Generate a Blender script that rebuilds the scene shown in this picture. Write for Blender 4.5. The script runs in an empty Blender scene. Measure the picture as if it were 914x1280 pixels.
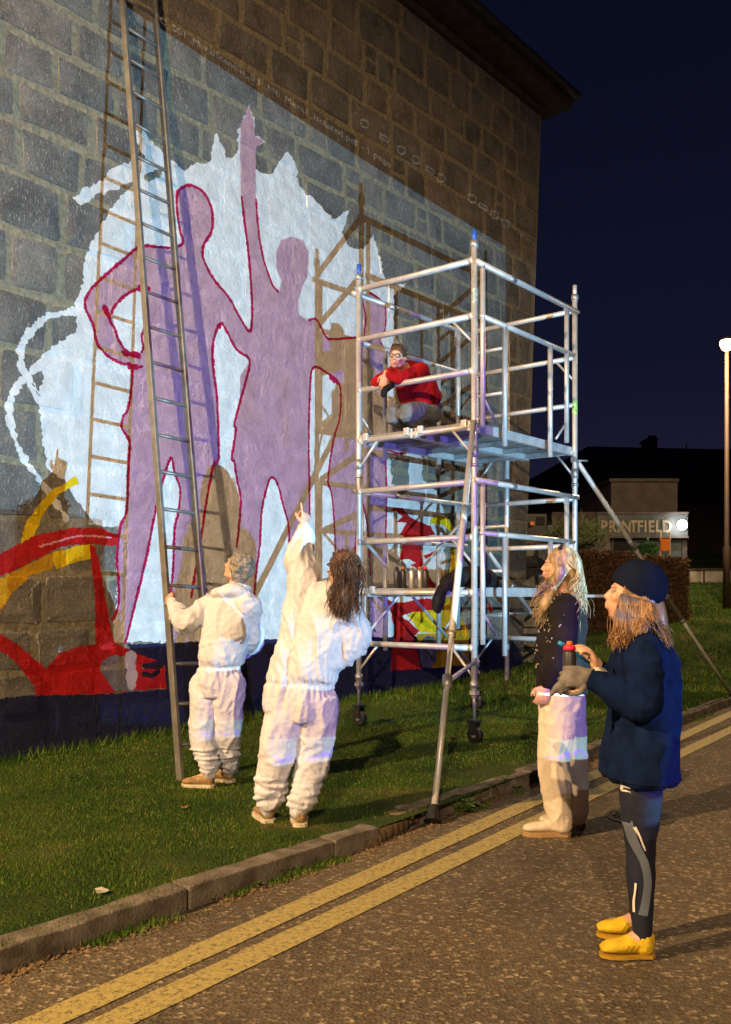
import bpy, bmesh, math, random
import numpy as np
from mathutils import Vector, Matrix, noise, Quaternion
random.seed(7); rng = np.random.default_rng(7)
scene = bpy.context.scene
C = scene.collection
V = Vector
# ------------------------------------------------------------------ camera
F = 1096.0; CX = 457.0; HZ = 745.0; EYE = 1.42      # photo-pixel camera constants
cd = bpy.data.cameras.new('camera'); cam = bpy.data.objects.new('camera', cd); C.objects.link(cam)
cam.location = (0, 0, EYE); cam.rotation_euler = (math.radians(90), 0, 0)
cd.sensor_fit = 'VERTICAL'; cd.sensor_height = 24; cd.lens = 24*F/1280
cd.shift_y = (HZ-640)/1280; cd.clip_end = 2000; cd.clip_start = 0.05
scene.camera = cam
# ------------------------------------------------------------------ night sky
w = bpy.data.worlds.new('World'); scene.world = w; w.use_nodes = True
nt = w.node_tree; bg = nt.nodes['Background']
tc = nt.nodes.new('ShaderNodeTexCoord'); sx = nt.nodes.new('ShaderNodeSeparateXYZ'); cr = nt.nodes.new('ShaderNodeValToRGB')
nt.links.new(tc.outputs['Generated'], sx.inputs[0]); nt.links.new(sx.outputs['Z'], cr.inputs[0]); nt.links.new(cr.outputs[0], bg.inputs[0])
e = cr.color_ramp.elements
e[0].position = 0.0; e[0].color = (.017, .0135, .036, 1)
e[1].position = 0.65; e[1].color = (.0019, .0030, .0105, 1)
m_ = e.new(0.25); m_.color = (.0058, .0066, .0200, 1)
bg.inputs[1].default_value = 1.0
scene.view_settings.view_transform = 'Standard'; scene.view_settings.look = 'None'
scene.view_settings.exposure = 0.0; scene.view_settings.gamma = 1.0
# lamps of the place: (position, power, colour)
STREET = (V((-9.2, -1.3, 7.4)), 9800, (1.0, .63, .30))
STREET2 = (V((-2.2, -16, 10.2)), 14200, (1.0, .66, .36))       # the next street lamp down the road, behind the photographer        # street lamp behind the photographer
FARLAMP = (V((8.24, 20, 7.16)), 1900, (1.0, .68, .36))         # street lamp at the right of the photo
FLOOD = (V((10.15, 27.7, 3.65)), 4, (1.0, .93, .85))         # small floodlight on the shop sign
PROJ = V((3.95, 1.9, .72)); PROJ_POWER = 3500
# ------------------------------------------------------------------ geometry of the place
WP = V((-.09, 9.95, 0)); WD = V((.66, .7513, 0)).normalized(); WN = V((WD.y, -WD.x, 0))
def P(x, y, Y): return V(((x-CX)/F*Y, Y, EYE+(HZ-y)/F*Y))
def wall(s, z, n=0.0):
    p = WP + WD*s + WN*n; return V((p.x, p.y, z))
def wpx(x, y, n=0.0):
    """photo pixel -> (s, z) on the gable"""
    r = (x-CX)/F; p0 = WP + WN*n
    s = (p0.y*r-p0.x)/(WD.x-WD.y*r)
    return s, EYE+(HZ-y)/F*(p0.y+WD.y*s)
def wdist(x, y): return (x-WP.x)*WN.x+(y-WP.y)*WN.y
def walong(x, y): return (x-WP.x)*WD.x+(y-WP.y)*WD.y
def sm(t): t = min(1, max(0, t)); return t*t*(3-2*t)
def rise(y): return .10*max(0, min(y, 60)-12.5) + (0 if y < 12.5 else 0)
def gz(x, y):
    dw = wdist(x, y); s = walong(x, y)
    base = .25+.03*max(-6, min(s, 4.5))
    z = .075+(base-.075)*sm(1-dw/1.5)
    z += .012*noise.noise(V((x*1.7, y*1.7, 3)))+.02*noise.noise(V((x*.5, y*.5, 8)))
    k = sm((y-11)/3); 
    return z + rise(y)
# kerb face line (road side) in plan
KP = [(-8.2, -4.6), (-1.40, 3.30), (.06, 5.03), (.33, 5.38), (1.25, 6.62), (4.85, 11.55), (20, 32.1), (34, 51)]
KERB_TOP = .088
# ------------------------------------------------------------------ helpers
def coll_empty(name, loc):
    o = bpy.data.objects.new(name, None); o.location = loc; o.empty_display_size = .2; C.objects.link(o); return o
def tag(o, label=None, cat=None, group=None, kind=None):
    if label: o['label'] = label
    if cat: o['category'] = cat
    if group: o['group'] = group
    if kind: o['kind'] = kind
    return o
def thing(name, label, cat, loc=(0, 0, 0), group=None): return tag(coll_empty(name, V(loc)), label, cat, group)
def origin(o):
    v = V((0, 0, 0))
    while o is not None: v += o.location; o = o.parent
    return v
def link(name, me, m, parent=None, smooth=False):
    if isinstance(me, bmesh.types.BMesh):
        b = me; me = bpy.data.meshes.new(name); b.to_mesh(me); b.free()
    o = bpy.data.objects.new(name, me)
    if m is not None and len(me.materials) == 0: me.materials.append(m)
    if parent is not None:
        me.transform(Matrix.Translation(-origin(parent))); o.parent = parent
    if smooth: me.polygons.foreach_set('use_smooth', [True]*len(me.polygons))
    C.objects.link(o); return o
def BM(): return bmesh.new()
def box(b, c, sx, sy, sz, ux=V((1, 0, 0)), uy=V((0, 1, 0)), uz=V((0, 0, 1)), bev=0):
    c = V(c); vs = []
    for k in (-1, 1):
        for j in (-1, 1):
            for i in (-1, 1): vs.append(b.verts.new(c+ux*(i*sx/2)+uy*(j*sy/2)+uz*(k*sz/2)))
    fs = [(0, 1, 3, 2), (4, 6, 7, 5), (0, 4, 5, 1), (2, 3, 7, 6), (0, 2, 6, 4), (1, 5, 7, 3)]
    F_ = [b.faces.new([vs[q] for q in f]) for f in fs]
    if bev:
        es = set(e for f in F_ for e in f.edges)
        bmesh.ops.bevel(b, geom=list(es), offset=bev, segments=2, profile=.6, affect='EDGES')
    return b
def frame(d, ref=None):
    d = d.normalized()
    if ref is None: ref = V((0, 0, 1)) if abs(d.z) < .9 else V((1, 0, 0))
    u = ref.cross(d); 
    if u.length < 1e-5: u = V((0, 1, 0)).cross(d)
    u.normalize(); return u, d.cross(u).normalized()
def tube(b, pts, r, seg=10, ref=None, cap=True, sq=1.0):
    """pts list, r radius or list; ref keeps the cross-section's axis; sq flattens the second axis"""
    pts = [V(p) for p in pts]; n = len(pts)
    rs = r if isinstance(r, (list, tuple)) else [r]*n
    rings = []; u = None
    for i, p in enumerate(pts):
        d = (pts[min(i+1, n-1)]-pts[max(i-1, 0)])
        if d.length < 1e-7: d = V((0, 0, 1))
        d.normalize()
        if u is None: u, v = frame(d, ref)
        else:
            u = (u-d*u.dot(d)).normalized() if ref is None else frame(d, ref)[0]; v = d.cross(u).normalized()
        q = rs[i] if isinstance(rs[i], (tuple, list)) else (rs[i], rs[i]*sq)
        rings.append([b.verts.new(p+u*(math.cos(a)*q[0])+v*(math.sin(a)*q[1])) for a in [2*math.pi*k/seg for k in range(seg)]])
    for i in range(n-1):
        for k in range(seg):
            b.faces.new((rings[i][k], rings[i][(k+1) % seg], rings[i+1][(k+1) % seg], rings[i+1][k]))
    if cap:
        b.faces.new(rings[0][::-1]); b.faces.new(rings[-1])
    return b
def catmull(pts, n=6, closed=False):
    pts = [np.array(p, float) for p in pts]; N = len(pts); out = []
    for i in range(N if closed else N-1):
        g = lambda k: pts[k % N] if closed else pts[min(max(k, 0), N-1)]
        p0, p1, p2, p3 = g(i-1), g(i), g(i+1), g(i+2)
        for j in range(n):
            t = j/n
            out.append(.5*((2*p1)+(-p0+p2)*t+(2*p0-5*p1+4*p2-p3)*t*t+(-p0+3*p1-3*p2+p3)*t**3))
    if not closed: out.append(pts[-1])
    return out
def mesh_np(name, co, tris):
    me = bpy.data.meshes.new(name)
    me.vertices.add(len(co)); me.vertices.foreach_set('co', co.astype(np.float32).ravel())
    me.loops.add(tris.size); me.loops.foreach_set('vertex_index', tris.astype(np.int32).ravel())
    me.polygons.add(len(tris)); me.polygons.foreach_set('loop_start', np.arange(0, tris.size, tris.shape[1], dtype=np.int32))
    me.update(calc_edges=True); return me
# ------------------------------------------------------------------ materials
def nd(t, ty, **k):
    n = t.nodes.new(ty)
    for a, b in k.items(): setattr(n, a, b)
    return n
def mat(name, col, rough=.6, metal=0, var=.15, vs=6.0, bump=0, bs=40, bd=.01, emit=None, spec=None, sheen=0, stretch=None, col2=None):
    m = bpy.data.materials.new(name); m.use_nodes = True; t = m.node_tree; L = t.links.new
    p = t.nodes['Principled BSDF']; p.inputs['Roughness'].default_value = rough; p.inputs['Metallic'].default_value = metal
    if spec is not None: p.inputs['Specular IOR Level'].default_value = spec
    if sheen: p.inputs['Sheen Weight'].default_value = sheen
    g = nd(t, 'ShaderNodeNewGeometry'); vec = g.outputs['Position']
    if stretch:
        mp = nd(t, 'ShaderNodeVectorMath', operation='MULTIPLY'); mp.inputs[1].default_value = stretch; L(vec, mp.inputs[0]); vec = mp.outputs[0]
    n = nd(t, 'ShaderNodeTexNoise'); n.inputs['Scale'].default_value = vs; n.inputs['Detail'].default_value = 6; L(vec, n.inputs['Vector'])
    r = nd(t, 'ShaderNodeValToRGB'); L(n.outputs[0], r.inputs[0])
    c2 = col2 or tuple(c*(1-var) for c in col); c1 = col if col2 else tuple(min(1, c*(1+var)) for c in col)
    r.color_ramp.elements[0].position = .35; r.color_ramp.elements[1].position = .65
    r.color_ramp.elements[0].color = (*c2, 1); r.color_ramp.elements[1].color = (*c1, 1)
    L(r.outputs[0], p.inputs['Base Color'])
    if bump:
        n2 = nd(t, 'ShaderNodeTexNoise'); n2.inputs['Scale'].default_value = bs; n2.inputs['Detail'].default_value = 5; L(vec, n2.inputs['Vector'])
        bp = nd(t, 'ShaderNodeBump'); bp.inputs['Strength'].default_value = bump; bp.inputs['Distance'].default_value = bd
        L(n2.outputs[0], bp.inputs['Height']); L(bp.outputs[0], p.inputs['Normal'])
    if emit:
        p.inputs['Emission Color'].default_value = (*emit[0], 1); p.inputs['Emission Strength'].default_value = emit[1]
    return m
M = {}
M['alu'] = mat('aluminium', (.56, .57, .58), .42, .35, .12, 9, .25, 90, .002)
M['alu_dull'] = mat('dull_aluminium', (.42, .43, .44), .5, .7, .2, 14, .3, 60, .002)
M['ladder'] = mat('ladder_metal', (.27, .27, .26), .45, .6, .2, 8, .2, 60, .002)
M['blue_cap'] = mat('blue_plastic', (.03, .12, .55), .4)
M['black'] = mat('black_rubber', (.012, .012, .013), .6, 0, .3, 20, .3, 90, .003)
M['wood'] = mat('deck_board', (.20, .19, .18), .7, 0, .3, 5, .3, 60, .003)
M['kerb'] = mat('granite_kerb', (.21, .185, .155), .95, 0, .35, 9, .9, 70, .010, col2=(.085, .070, .050))
M['slate'] = mat('slate', (.05, .05, .055), .7, 0, .3, 4, .5, 30, .01)
M['fascia'] = mat('weathered_fascia', (.055, .045, .035), .8, 0, .3, 6, .4, 40, .01)
M['white_suit'] = mat('disposable_suit_fabric', (.60, .62, .72), .7, 0, .04, 5, .45, 30, .014)
M['skin'] = mat('skin', (.62, .36, .25), .5, 0, .1, 30, .1, 120, .002)
M['red_knit'] = mat('red_sweatshirt', (.33, .008, .014), .9, 0, .3, 9, .5, 70, .008, spec=.2)
M['grey_denim'] = mat('grey_trousers', (.12, .135, .17), .85, 0, .2, 10, .3, 120, .004)
M['navy_fleece'] = mat('navy_fleece', (.0045, .013, .050), 1, 0, .25, 14, .4, 110, .006, spec=.08)
M['navy_knit'] = mat('navy_knit', (.006, .010, .028), 1, 0, .25, 10, .8, 150, .006, spec=.1, stretch=(1, 1, .25))
M['legging'] = mat('navy_leggings', (.004, .007, .026), .8, 0, .2, 10)
M['legging_grey'] = mat('grey_stripe', (.10, .125, .17), .6)
M['reflect'] = mat('silver_trim', (.75, .72, .68), .35, .2)
M['yellow_shoe'] = mat('yellow_shoe', (.62, .43, .012), .8, 0, .2, 24, .5, 60, .006)
M['cream'] = mat('cream_trousers', (.66, .58, .47), .8, 0, .06, 8, .3, 60, .008)
M['cream_shoe'] = mat('cream_trainer', (.60, .54, .42), .7, 0, .12, 30, .3, 60, .004)
M['tan_sole'] = mat('gum_sole', (.35, .22, .10), .7)
M['black_cloth'] = mat('black_jacket', (.013, .011, .012), .9, 0, .3, 10, .4, 70, .006, spec=.2)
M['embroidery'] = mat('pale_embroidery', (.34, .31, .27), .6)
M['glove'] = mat('grey_glove', (.16, .15, .14), .85, 0, .3, 30, .3, 90, .003)
M['boot'] = mat('tan_shoe', (.30, .19, .08), .7, 0, .3, 20, .4, 60, .004)
M['grey_hair'] = mat('grey_hair', (.24, .22, .20), .6, 0, .45, 60, .8, 90, .01)
M['brown_hair'] = mat('dark_brown_hair', (.085, .042, .024), .45, 0, .5, 50, .3, 120, .003, stretch=(1, 1, .15))
M['blonde_hair'] = mat('bleached_blonde_hair', (.52, .40, .25), .42, 0, .4, 40, .3, 120, .003, col2=(.20, .135, .08), stretch=(1, 1, .2))
M['auburn_hair'] = mat('light_brown_hair', (.42, .24, .10), .42, 0, .4, 40, .3, 120, .003, col2=(.17, .085, .04), stretch=(1, 1, .2))
M['lens'] = mat('eye_white', (.36, .33, .30), .2)
M['pink'] = mat('pink_plastic', (.75, .03, .09), .4)
M['orange'] = mat('orange_plastic', (.55, .14, .01), .4)
M['cyan'] = mat('blue_marker', (.02, .35, .75), .4)
M['can'] = mat('can_metal', (.45, .45, .46), .35, .6)
M['can_black'] = mat('can_black', (.03, .03, .035), .4)
M['iron'] = mat('cast_iron', (.035, .032, .03), .75, .3, .4, 40, .6, 70, .006)
M['sign_paint'] = mat('sign_board_paint', (.05, .06, .065), .7, 0, .3, 3, .2, 30, .01)
M['shop_paint'] = mat('pale_green_shop_paint', (.08, .11, .105), .7, 0, .3, 2)
M['render'] = mat('grey_harling', (.075, .062, .058), .95, 0, .2, 3, .5, 30, .02)
M['dark_wall'] = mat('dark_harling', (.022, .016, .016), .95, 0, .2, 3)
M['letter'] = mat('sign_lettering', (.26, .22, .15), .6)
M['glass'] = mat('dark_glass', (.02, .02, .022), .15)
M['tan_panel'] = mat('truck_panel', (.42, .40, .36), .6, 0, .2, 3)
M['leaf_litter'] = mat('dry_leaf', (.42, .22, .06), .8)
M['paper'] = mat('paper_scrap', (.7, .68, .62), .7)
M['steel_grey'] = mat('galvanised_steel', (.30, .30, .30), .5, .5, .25, 12)
M['rust_post'] = mat('painted_lamp_post', (.035, .017, .008), .7, 0, .2, 5)
# ------------------------------------------------------------------ polygon rasteriser (paint on the gable, and the projected slide)
def fill(img, poly, col, ch=None):
    H, W = img.shape[:2]; p = np.array(poly, float)
    y0 = max(0, int(math.floor(p[:, 1].min()))); y1 = min(H-1, int(math.ceil(p[:, 1].max())))
    x1_, y1_ = p[:, 0], p[:, 1]; x2_, y2_ = np.roll(x1_, -1), np.roll(y1_, -1)
    for y in range(y0, y1+1):
        yc = y+.5; k = ((y1_ <= yc) & (y2_ > yc)) | ((y2_ <= yc) & (y1_ > yc))
        if not k.any(): continue
        xs = np.sort(x1_[k]+(yc-y1_[k])/(y2_[k]-y1_[k])*(x2_[k]-x1_[k]))
        for a, b in zip(xs[::2], xs[1::2]):
            i, j = max(0, int(round(a))), min(W, int(round(b)))
            if j > i: img[y, i:j] = col
def stroke(img, pts, wd, col, jit=.25):
    H, W = img.shape[:2]; pts = np.array(pts, float)
    for a, b in zip(pts[:-1], pts[1:]):
        n = max(1, int(np.hypot(*(b-a))/(wd*.35)))
        for i in range(n):
            p = a+(b-a)*i/n; r = wd*(1+jit*(rng.random()-.5)*2)*.5; p = p+rng.normal(0, jit*wd*.10, 2)
            x0, x1 = max(0, int(p[0]-r)), min(W, int(p[0]+r)+2); y0, y1 = max(0, int(p[1]-r)), min(H, int(p[1]+r)+2)
            if x1 <= x0 or y1 <= y0: continue
            yy, xx = np.mgrid[y0:y1, x0:x1]; k = (xx+.5-p[0])**2+(yy+.5-p[1])**2 < r*r
            img[y0:y1, x0:x1][k] = col
def rough(poly, amp, step=7):
    """ragged, brushed edge: subdivide and jitter (photo units)"""
    out = []; n = len(poly)
    for i in range(n):
        a = np.array(poly[i], float); b = np.array(poly[(i+1) % n], float); k = max(1, int(np.hypot(*(b-a))/step))
        for j in range(k): out.append(a+(b-a)*j/k+rng.normal(0, amp, 2))
    return out
def make_image(name, arr):
    h, w_, c = arr.shape
    a = np.ones((h, w_, 4), np.float32); a[..., :c] = arr
    im = bpy.data.images.new(name, w_, h, alpha=True); im.colorspace_settings.name = 'Non-Color'; im.alpha_mode = 'CHANNEL_PACKED'
    im.pixels.foreach_set(a.ravel()); im.update(); im.pack(); return im
S0, S1, Z0, Z1, PPM = -5.0, 4.5, 0.0, 7.6, 250
Wm, Hm = int((S1-S0)*PPM), int((Z1-Z0)*PPM)
def mp(x, y):
    s, z = wpx(x, y); return ((s-S0)*PPM, (z-Z0)*PPM)
def MP(poly): return [mp(*p) for p in poly]
# ---- shapes, traced in the photograph and laid on the gable plane
WHITE = [(141, 803), (143, 776), (147, 755), (147, 722), (144, 700), (150, 660), (110, 655), (108, 640), (92, 620), (80, 600), (72, 597), (58, 580), (51, 568), (52, 548), (52, 529), (48, 515), (50, 495), (43, 486), (34, 470),
 (34, 462), (46, 450), (58, 438), (79, 426), (95, 414), (96, 399), (93, 379), (103, 362), (104, 334), (111, 308), (124, 285), (135, 265), (148, 248), (167, 232), (172, 222), (190, 212), (178, 195), (168, 176), (166, 155), (176, 160), (190, 178), (203, 190),
 (217, 202), (230, 213), (246, 204), (260, 205), (266, 184), (269, 167), (273, 168), (278, 184), (283, 196), (292, 198), (298, 184), (296, 162), (301, 160), (304, 148), (309, 142), (312, 130), (316, 150), (318, 171), (326, 173), (332, 178), (320, 182),
 (319, 211), (333, 219), (342, 216), (351, 199), (358, 191), (365, 196), (371, 211), (373, 230), (382, 242), (394, 251), (404, 263), (416, 274), (425, 271), (437, 260), (431, 279), (428, 290), (434, 304), (442, 310), (455, 312), (466, 292),
 (471, 308), (480, 346), (486, 358), (509, 354), (498, 362), (490, 371), (494, 405), (498, 430), (494, 470), (494, 530), (500, 560), (523, 566), (530, 575), (528, 600), (545, 615), (556, 640), (556, 700), (552, 796), (320, 801)]
BRUSH = [(91, 248), (104, 239), (120, 228), (133, 217), (145, 208), (155, 204), (175, 201), (196, 205), (192, 222), (175, 221), (158, 231), (144, 238), (133, 240), (118, 246), (104, 256), (96, 254)]
LOOPS = [([(103, 387), (79, 392), (60, 398), (43, 409), (31, 423), (26, 438), (26, 457), (31, 469)], 8), ([(34, 470), (20, 484), (13, 500), (12, 524), (18, 548), (30, 574), (46, 595), (58, 612), (68, 627), (84, 650)], 7.5),
 ([(31, 469), (41, 490), (50, 503), (64, 508), (77, 511)], 6), ([(500, 640), (516, 600), (524, 575)], 7)]
HOLES = [[(38, 468), (50, 464), (55, 472), (50, 484), (47, 492), (40, 478)], [(58, 400), (80, 398), (95, 400), (94, 414), (78, 424), (60, 434), (44, 448), (34, 456), (36, 440), (44, 422)],
 [(20, 500), (25, 486), (38, 484), (48, 515), (52, 548), (58, 582), (50, 590), (36, 570), (24, 545)], [(76, 618), (88, 612), (98, 630), (116, 652), (108, 658), (92, 642)], [(488, 572), (512, 574), (510, 610), (500, 622), (490, 600)], [(180, 218), (196, 213), (206, 210), (200, 222), (182, 226)]]
FIG1 = [(221, 245), (227, 235), (238, 232), (252, 238), (262, 253), (266, 271), (264, 291), (255, 305), (254, 322), (264, 344), (278, 362), (289, 376), (301, 399), (313, 413), (312, 450), (296, 437), (284, 415), (278, 406), (272, 409), (266, 434), (267, 461),
 (271, 492), (272, 516), (273, 541), (273, 575), (267, 581), (261, 611), (257, 633), (250, 690), (244, 803), (208, 803), (216, 714), (218, 663), (223, 640), (225, 611), (218, 590), (214, 572), (204, 599), (195, 636), (183, 697), (169, 755), (157, 803), (141, 803),
 (142, 776), (148, 755), (148, 722), (146, 699), (150, 660), (160, 642), (158, 639), (160, 597), (161, 572), (162, 552), (153, 536), (153, 523), (160, 511), (164, 488), (166, 459), (158, 456), (136, 446), (121, 428), (117, 408), (107, 385), (108, 371), (121, 354), (147, 331), (170, 311), (181, 307), (215, 309), (229, 302), (225, 288), (221, 265)]
F1HOLE = [(181, 361), (172, 361), (158, 368), (144, 382), (139, 394), (143, 404), (148, 422), (158, 439), (173, 443), (178, 438), (180, 420)]
FIG2 = [(313, 414), (315, 380), (311, 320), (306, 280), (301, 245), (300, 155), (306, 145), (311, 131), (316, 150), (318, 170), (330, 176), (320, 184), (320, 250), (324, 295), (330, 325), (340, 355), (349, 366), (352, 350), (345, 335), (345, 315), (352, 300), (365, 296), (379, 300), (386, 315),
 (385, 345), (378, 358), (373, 375), (373, 393), (386, 401), (396, 399), (407, 420), (415, 424), (455, 421), (455, 465), (430, 485), (410, 467), (391, 460), (387, 500), (386, 550), (387, 620), (387, 690), (387, 803), (363, 803), (362, 720), (361, 660), (355, 635), (347, 605), (340, 597), (335, 605), (327, 640), (325, 680), (318, 740), (318, 803),
 (296, 803), (296, 685), (300, 645), (301, 621), (296, 599), (293, 578), (290, 572), (295, 538), (293, 532), (298, 510), (307, 477), (312, 450)]
FIG3 = [(425, 482), (430, 470), (440, 424), (455, 421), (455, 400), (451, 384), (452, 371), (462, 364), (472, 370), (481, 385), (482, 404), (476, 420), (478, 430), (483, 440), (484, 500), (482, 561), (483, 627), (482, 682), (481, 731), (480, 803), (463, 803), (462, 700), (458, 650), (452, 622), (447, 640), (443, 700), (440, 803), (418, 803), (418, 700), (419, 680), (415, 620), (410, 600), (417, 550), (425, 520)]
MAG = [[(221, 262), (221, 245), (227, 235), (238, 232), (252, 238), (262, 253), (266, 271), (264, 291), (255, 305), (254, 322), (264, 344), (278, 362), (289, 376), (301, 399), (313, 414), (315, 380), (311, 320), (306, 280), (302, 245)],
 [(221, 265), (225, 288), (229, 302), (220, 309), (199, 309), (181, 307), (170, 311), (147, 331), (121, 354), (108, 371), (107, 385), (117, 408), (121, 428), (136, 446), (158, 456), (172, 459), (178, 458)],
 [(181, 361), (172, 362), (158, 368), (144, 382), (139, 394)], [(132, 386), (138, 402), (143, 410), (148, 424), (158, 439), (176, 444)], [(181, 410), (177, 420), (179, 432), (177, 442)],
 [(166, 459), (164, 488), (160, 511), (153, 523), (153, 536), (162, 552), (161, 572), (160, 597), (158, 639), (150, 660), (146, 699), (148, 722), (148, 755), (141, 776)],
 [(157, 803), (169, 755), (183, 697), (195, 636), (204, 599), (214, 572), (218, 590), (225, 611), (223, 640), (218, 663), (216, 714), (208, 788)], [(254, 657), (244, 716), (239, 748)],
 [(254, 655), (257, 633), (261, 611), (267, 581), (273, 575), (273, 541), (272, 516), (271, 492), (267, 461), (266, 434), (272, 409), (278, 405), (284, 415), (296, 437), (312, 450), (307, 477), (298, 510), (293, 532), (295, 538), (290, 572), (293, 578), (296, 599), (301, 621), (300, 645), (296, 685)],
 [(320, 250), (324, 295), (330, 325), (340, 355), (349, 366)], [(386, 400), (396, 400), (407, 420), (415, 424), (455, 421)], [(320, 797), (318, 740), (325, 680), (327, 640), (335, 605), (340, 597), (347, 605), (355, 635), (361, 660), (362, 720), (363, 780)],
 [(387, 650), (387, 620), (386, 550), (387, 500), (391, 460), (410, 467), (425, 482), (425, 520), (417, 550), (410, 600), (415, 620), (419, 680), (418, 750)], [(451, 371), (457, 395), (455, 420)], [(462, 366), (474, 374), (482, 387), (481, 412), (474, 424)], [(475, 427), (481, 439), (483, 460)],
 [(482, 561), (483, 627), (482, 682), (480, 731), (479, 770)], [(443, 700), (447, 650), (451, 624), (456, 640), (460, 663), (463, 720)], [(484, 562), (500, 567), (515, 564)]]
MAG_BLOT = [[(176, 360), (188, 361)], [(132, 386), (138, 402)], [(154, 441), (176, 445)], [(162, 457), (174, 459)], [(266, 446), (267, 458)], [(272, 409), (279, 403)], [(414, 472), (424, 481)]]
def c5(l): return [(x/3.368, 580+y/3.368) for x, y in l]
def c7(l): return [(430+x/3.656, 600+y/3.656) for x, y in l]
RED = [c5([(-400, 640), (-200, 520), (0, 380), (150, 300), (300, 268), (430, 270), (495, 300), (490, 342), (380, 335), (250, 350), (120, 420), (0, 475), (-200, 640), (-400, 800)]), c5([(378, 338), (400, 345), (425, 450), (450, 600), (482, 760), (405, 765), (400, 600)]),
 c5([(150, 975), (140, 930), (60, 830), (0, 785), (-300, 600), (-300, 520), (0, 718), (60, 750), (195, 860), (250, 795), (340, 765), (480, 750), (560, 790), (665, 830), (600, 840), (595, 860), (660, 865), (695, 848), (699, 946), (560, 952), (470, 966)]),
 c7([(210, 142), (230, 122), (268, 128), (300, 168), (330, 185), (398, 212), (418, 250), (370, 262), (352, 300), (360, 385), (420, 488), (395, 500), (340, 405), (300, 388), (330, 380), (300, 360), (252, 368), (265, 300), (282, 268), (256, 246), (286, 196), (235, 190), (268, 170), (240, 142)]),
 c7([(182, 545), (250, 560), (340, 545), (400, 540), (440, 590), (300, 605), (262, 622), (345, 690), (318, 720), (352, 862), (212, 872), (218, 790), (230, 690), (215, 590)]), c7([(365, 345), (430, 320), (425, 332), (375, 362)]), c7([(660, 545), (684, 610), (672, 620), (655, 580)]), c7([(180, 455), (205, 460), (200, 490), (182, 490)])]
YEL = [c5([(85, 335), (105, 260), (150, 185), (228, 102), (320, 52), (334, 78), (250, 128), (190, 205), (150, 285), (135, 330)]), c5([(225, 372), (370, 335), (400, 340), (404, 395), (330, 412), (240, 442), (220, 410)]),
 c7([(390, 200), (400, 172), (430, 160), (475, 175), (512, 230), (512, 330), (502, 432), (478, 432), (490, 330), (485, 245), (455, 205), (402, 198)]), c7([(288, 618), (345, 588), (420, 590), (450, 600), (440, 700), (345, 695)])]
OCH = [c5([(-400, 900), (-100, 560), (0, 480), (120, 425), (225, 372), (222, 440), (130, 470), (50, 540), (15, 600), (-20, 640), (-400, 1100)]), c7([(330, 705), (440, 700), (450, 560), (420, 420), (445, 400), (480, 520), (570, 700), (572, 845), (400, 860), (350, 800)])]
DARKB = c5([(-600, 1060), (-100, 1000), (150, 972), (470, 966), (698, 948), (640, 900), (535, 760), (900, 745)])+[(449, 796), (560, 796), (640, 798), (664, 838), (672, 1100), (-200, 1100)]
PATCH = c5([(430, 828), (480, 806), (575, 808), (562, 950), (490, 962), (445, 905), (418, 860)])
paint = np.zeros((Hm, Wm, 4), np.float32)
cW, cM, cR, cY, cO, cB = (.80, .82, .82, 1), (.50, .004, .085, 1), (.52, .006, .012, 1), (.90, .62, .005, 1), (.62, .33, .006, 1), (.012, .016, .060, 1)
fill(paint, MP(rough(WHITE, 1.1, 4)), cW); fill(paint, MP(rough(BRUSH, 1.6, 4)), cW)
for pts, wd in LOOPS: 
    q = MP(catmull(pts, 6)); stroke(paint, q, wd*1.75, cW, .5)
for h in HOLES: fill(paint, MP(rough(h, 1.0, 4)), (0, 0, 0, 0))
for pts, wd in LOOPS[2:3]: stroke(paint, MP(catmull(pts, 6)), wd*1.7, cW, .5)
for f in (FIG1, FIG2, FIG3): fill(paint, MP(f), (.76, .75, .74, 1))      # paint still drying over the stone inside the outlines
fill(paint, MP(F1HOLE), cW)
for pts in MAG: stroke(paint, MP(catmull(pts, 4)), 7.0, cM, .2)
for pts in MAG[:1]+MAG[8:9]: stroke(paint, MP(catmull(pts, 4)), 7.4, cM, .2)
for pts in MAG_BLOT: stroke(paint, MP(pts), 12, cM, .5)
fill(paint, MP(rough(DARKB, .5)), cB)
for p_ in OCH: fill(paint, MP(rough(p_, .4)), cO)
for p_ in YEL: fill(paint, MP(rough(p_, .5)), cY)
for p_ in RED: fill(paint, MP(rough(p_, .4, 5)), cR)
fill(paint, MP(rough(PATCH, .8)), (0, 0, 0, 0)); stroke(paint, MP([(163, 822), (165, 862)]), 26, (.62, .6, .6, 1))
stroke(paint, MP(catmull([(50, 683), (75, 676), (100, 670), (140, 672)], 4)), 4, (.8, .35, .45, 1))
stroke(paint, MP(catmull([(180, 832), (196, 834), (204, 832)], 3)), 9, (.02, .01, .02, 1)); stroke(paint, MP([(180, 842), (190, 845), (200, 838)]), 12, (.02, .01, .02, 1))
fill(paint, MP(rough(c7([(345, 800), (350, 740), (375, 712), (410, 720), (425, 760), (420, 830), (395, 858), (360, 855)]), .5)), (.14, .12, .17, 1))
stroke(paint, MP(catmull([(436, 740), (440, 760), (447, 772)], 4)), 4, cM)
IMG_PAINT = make_image('mural_paint', paint)
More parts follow.
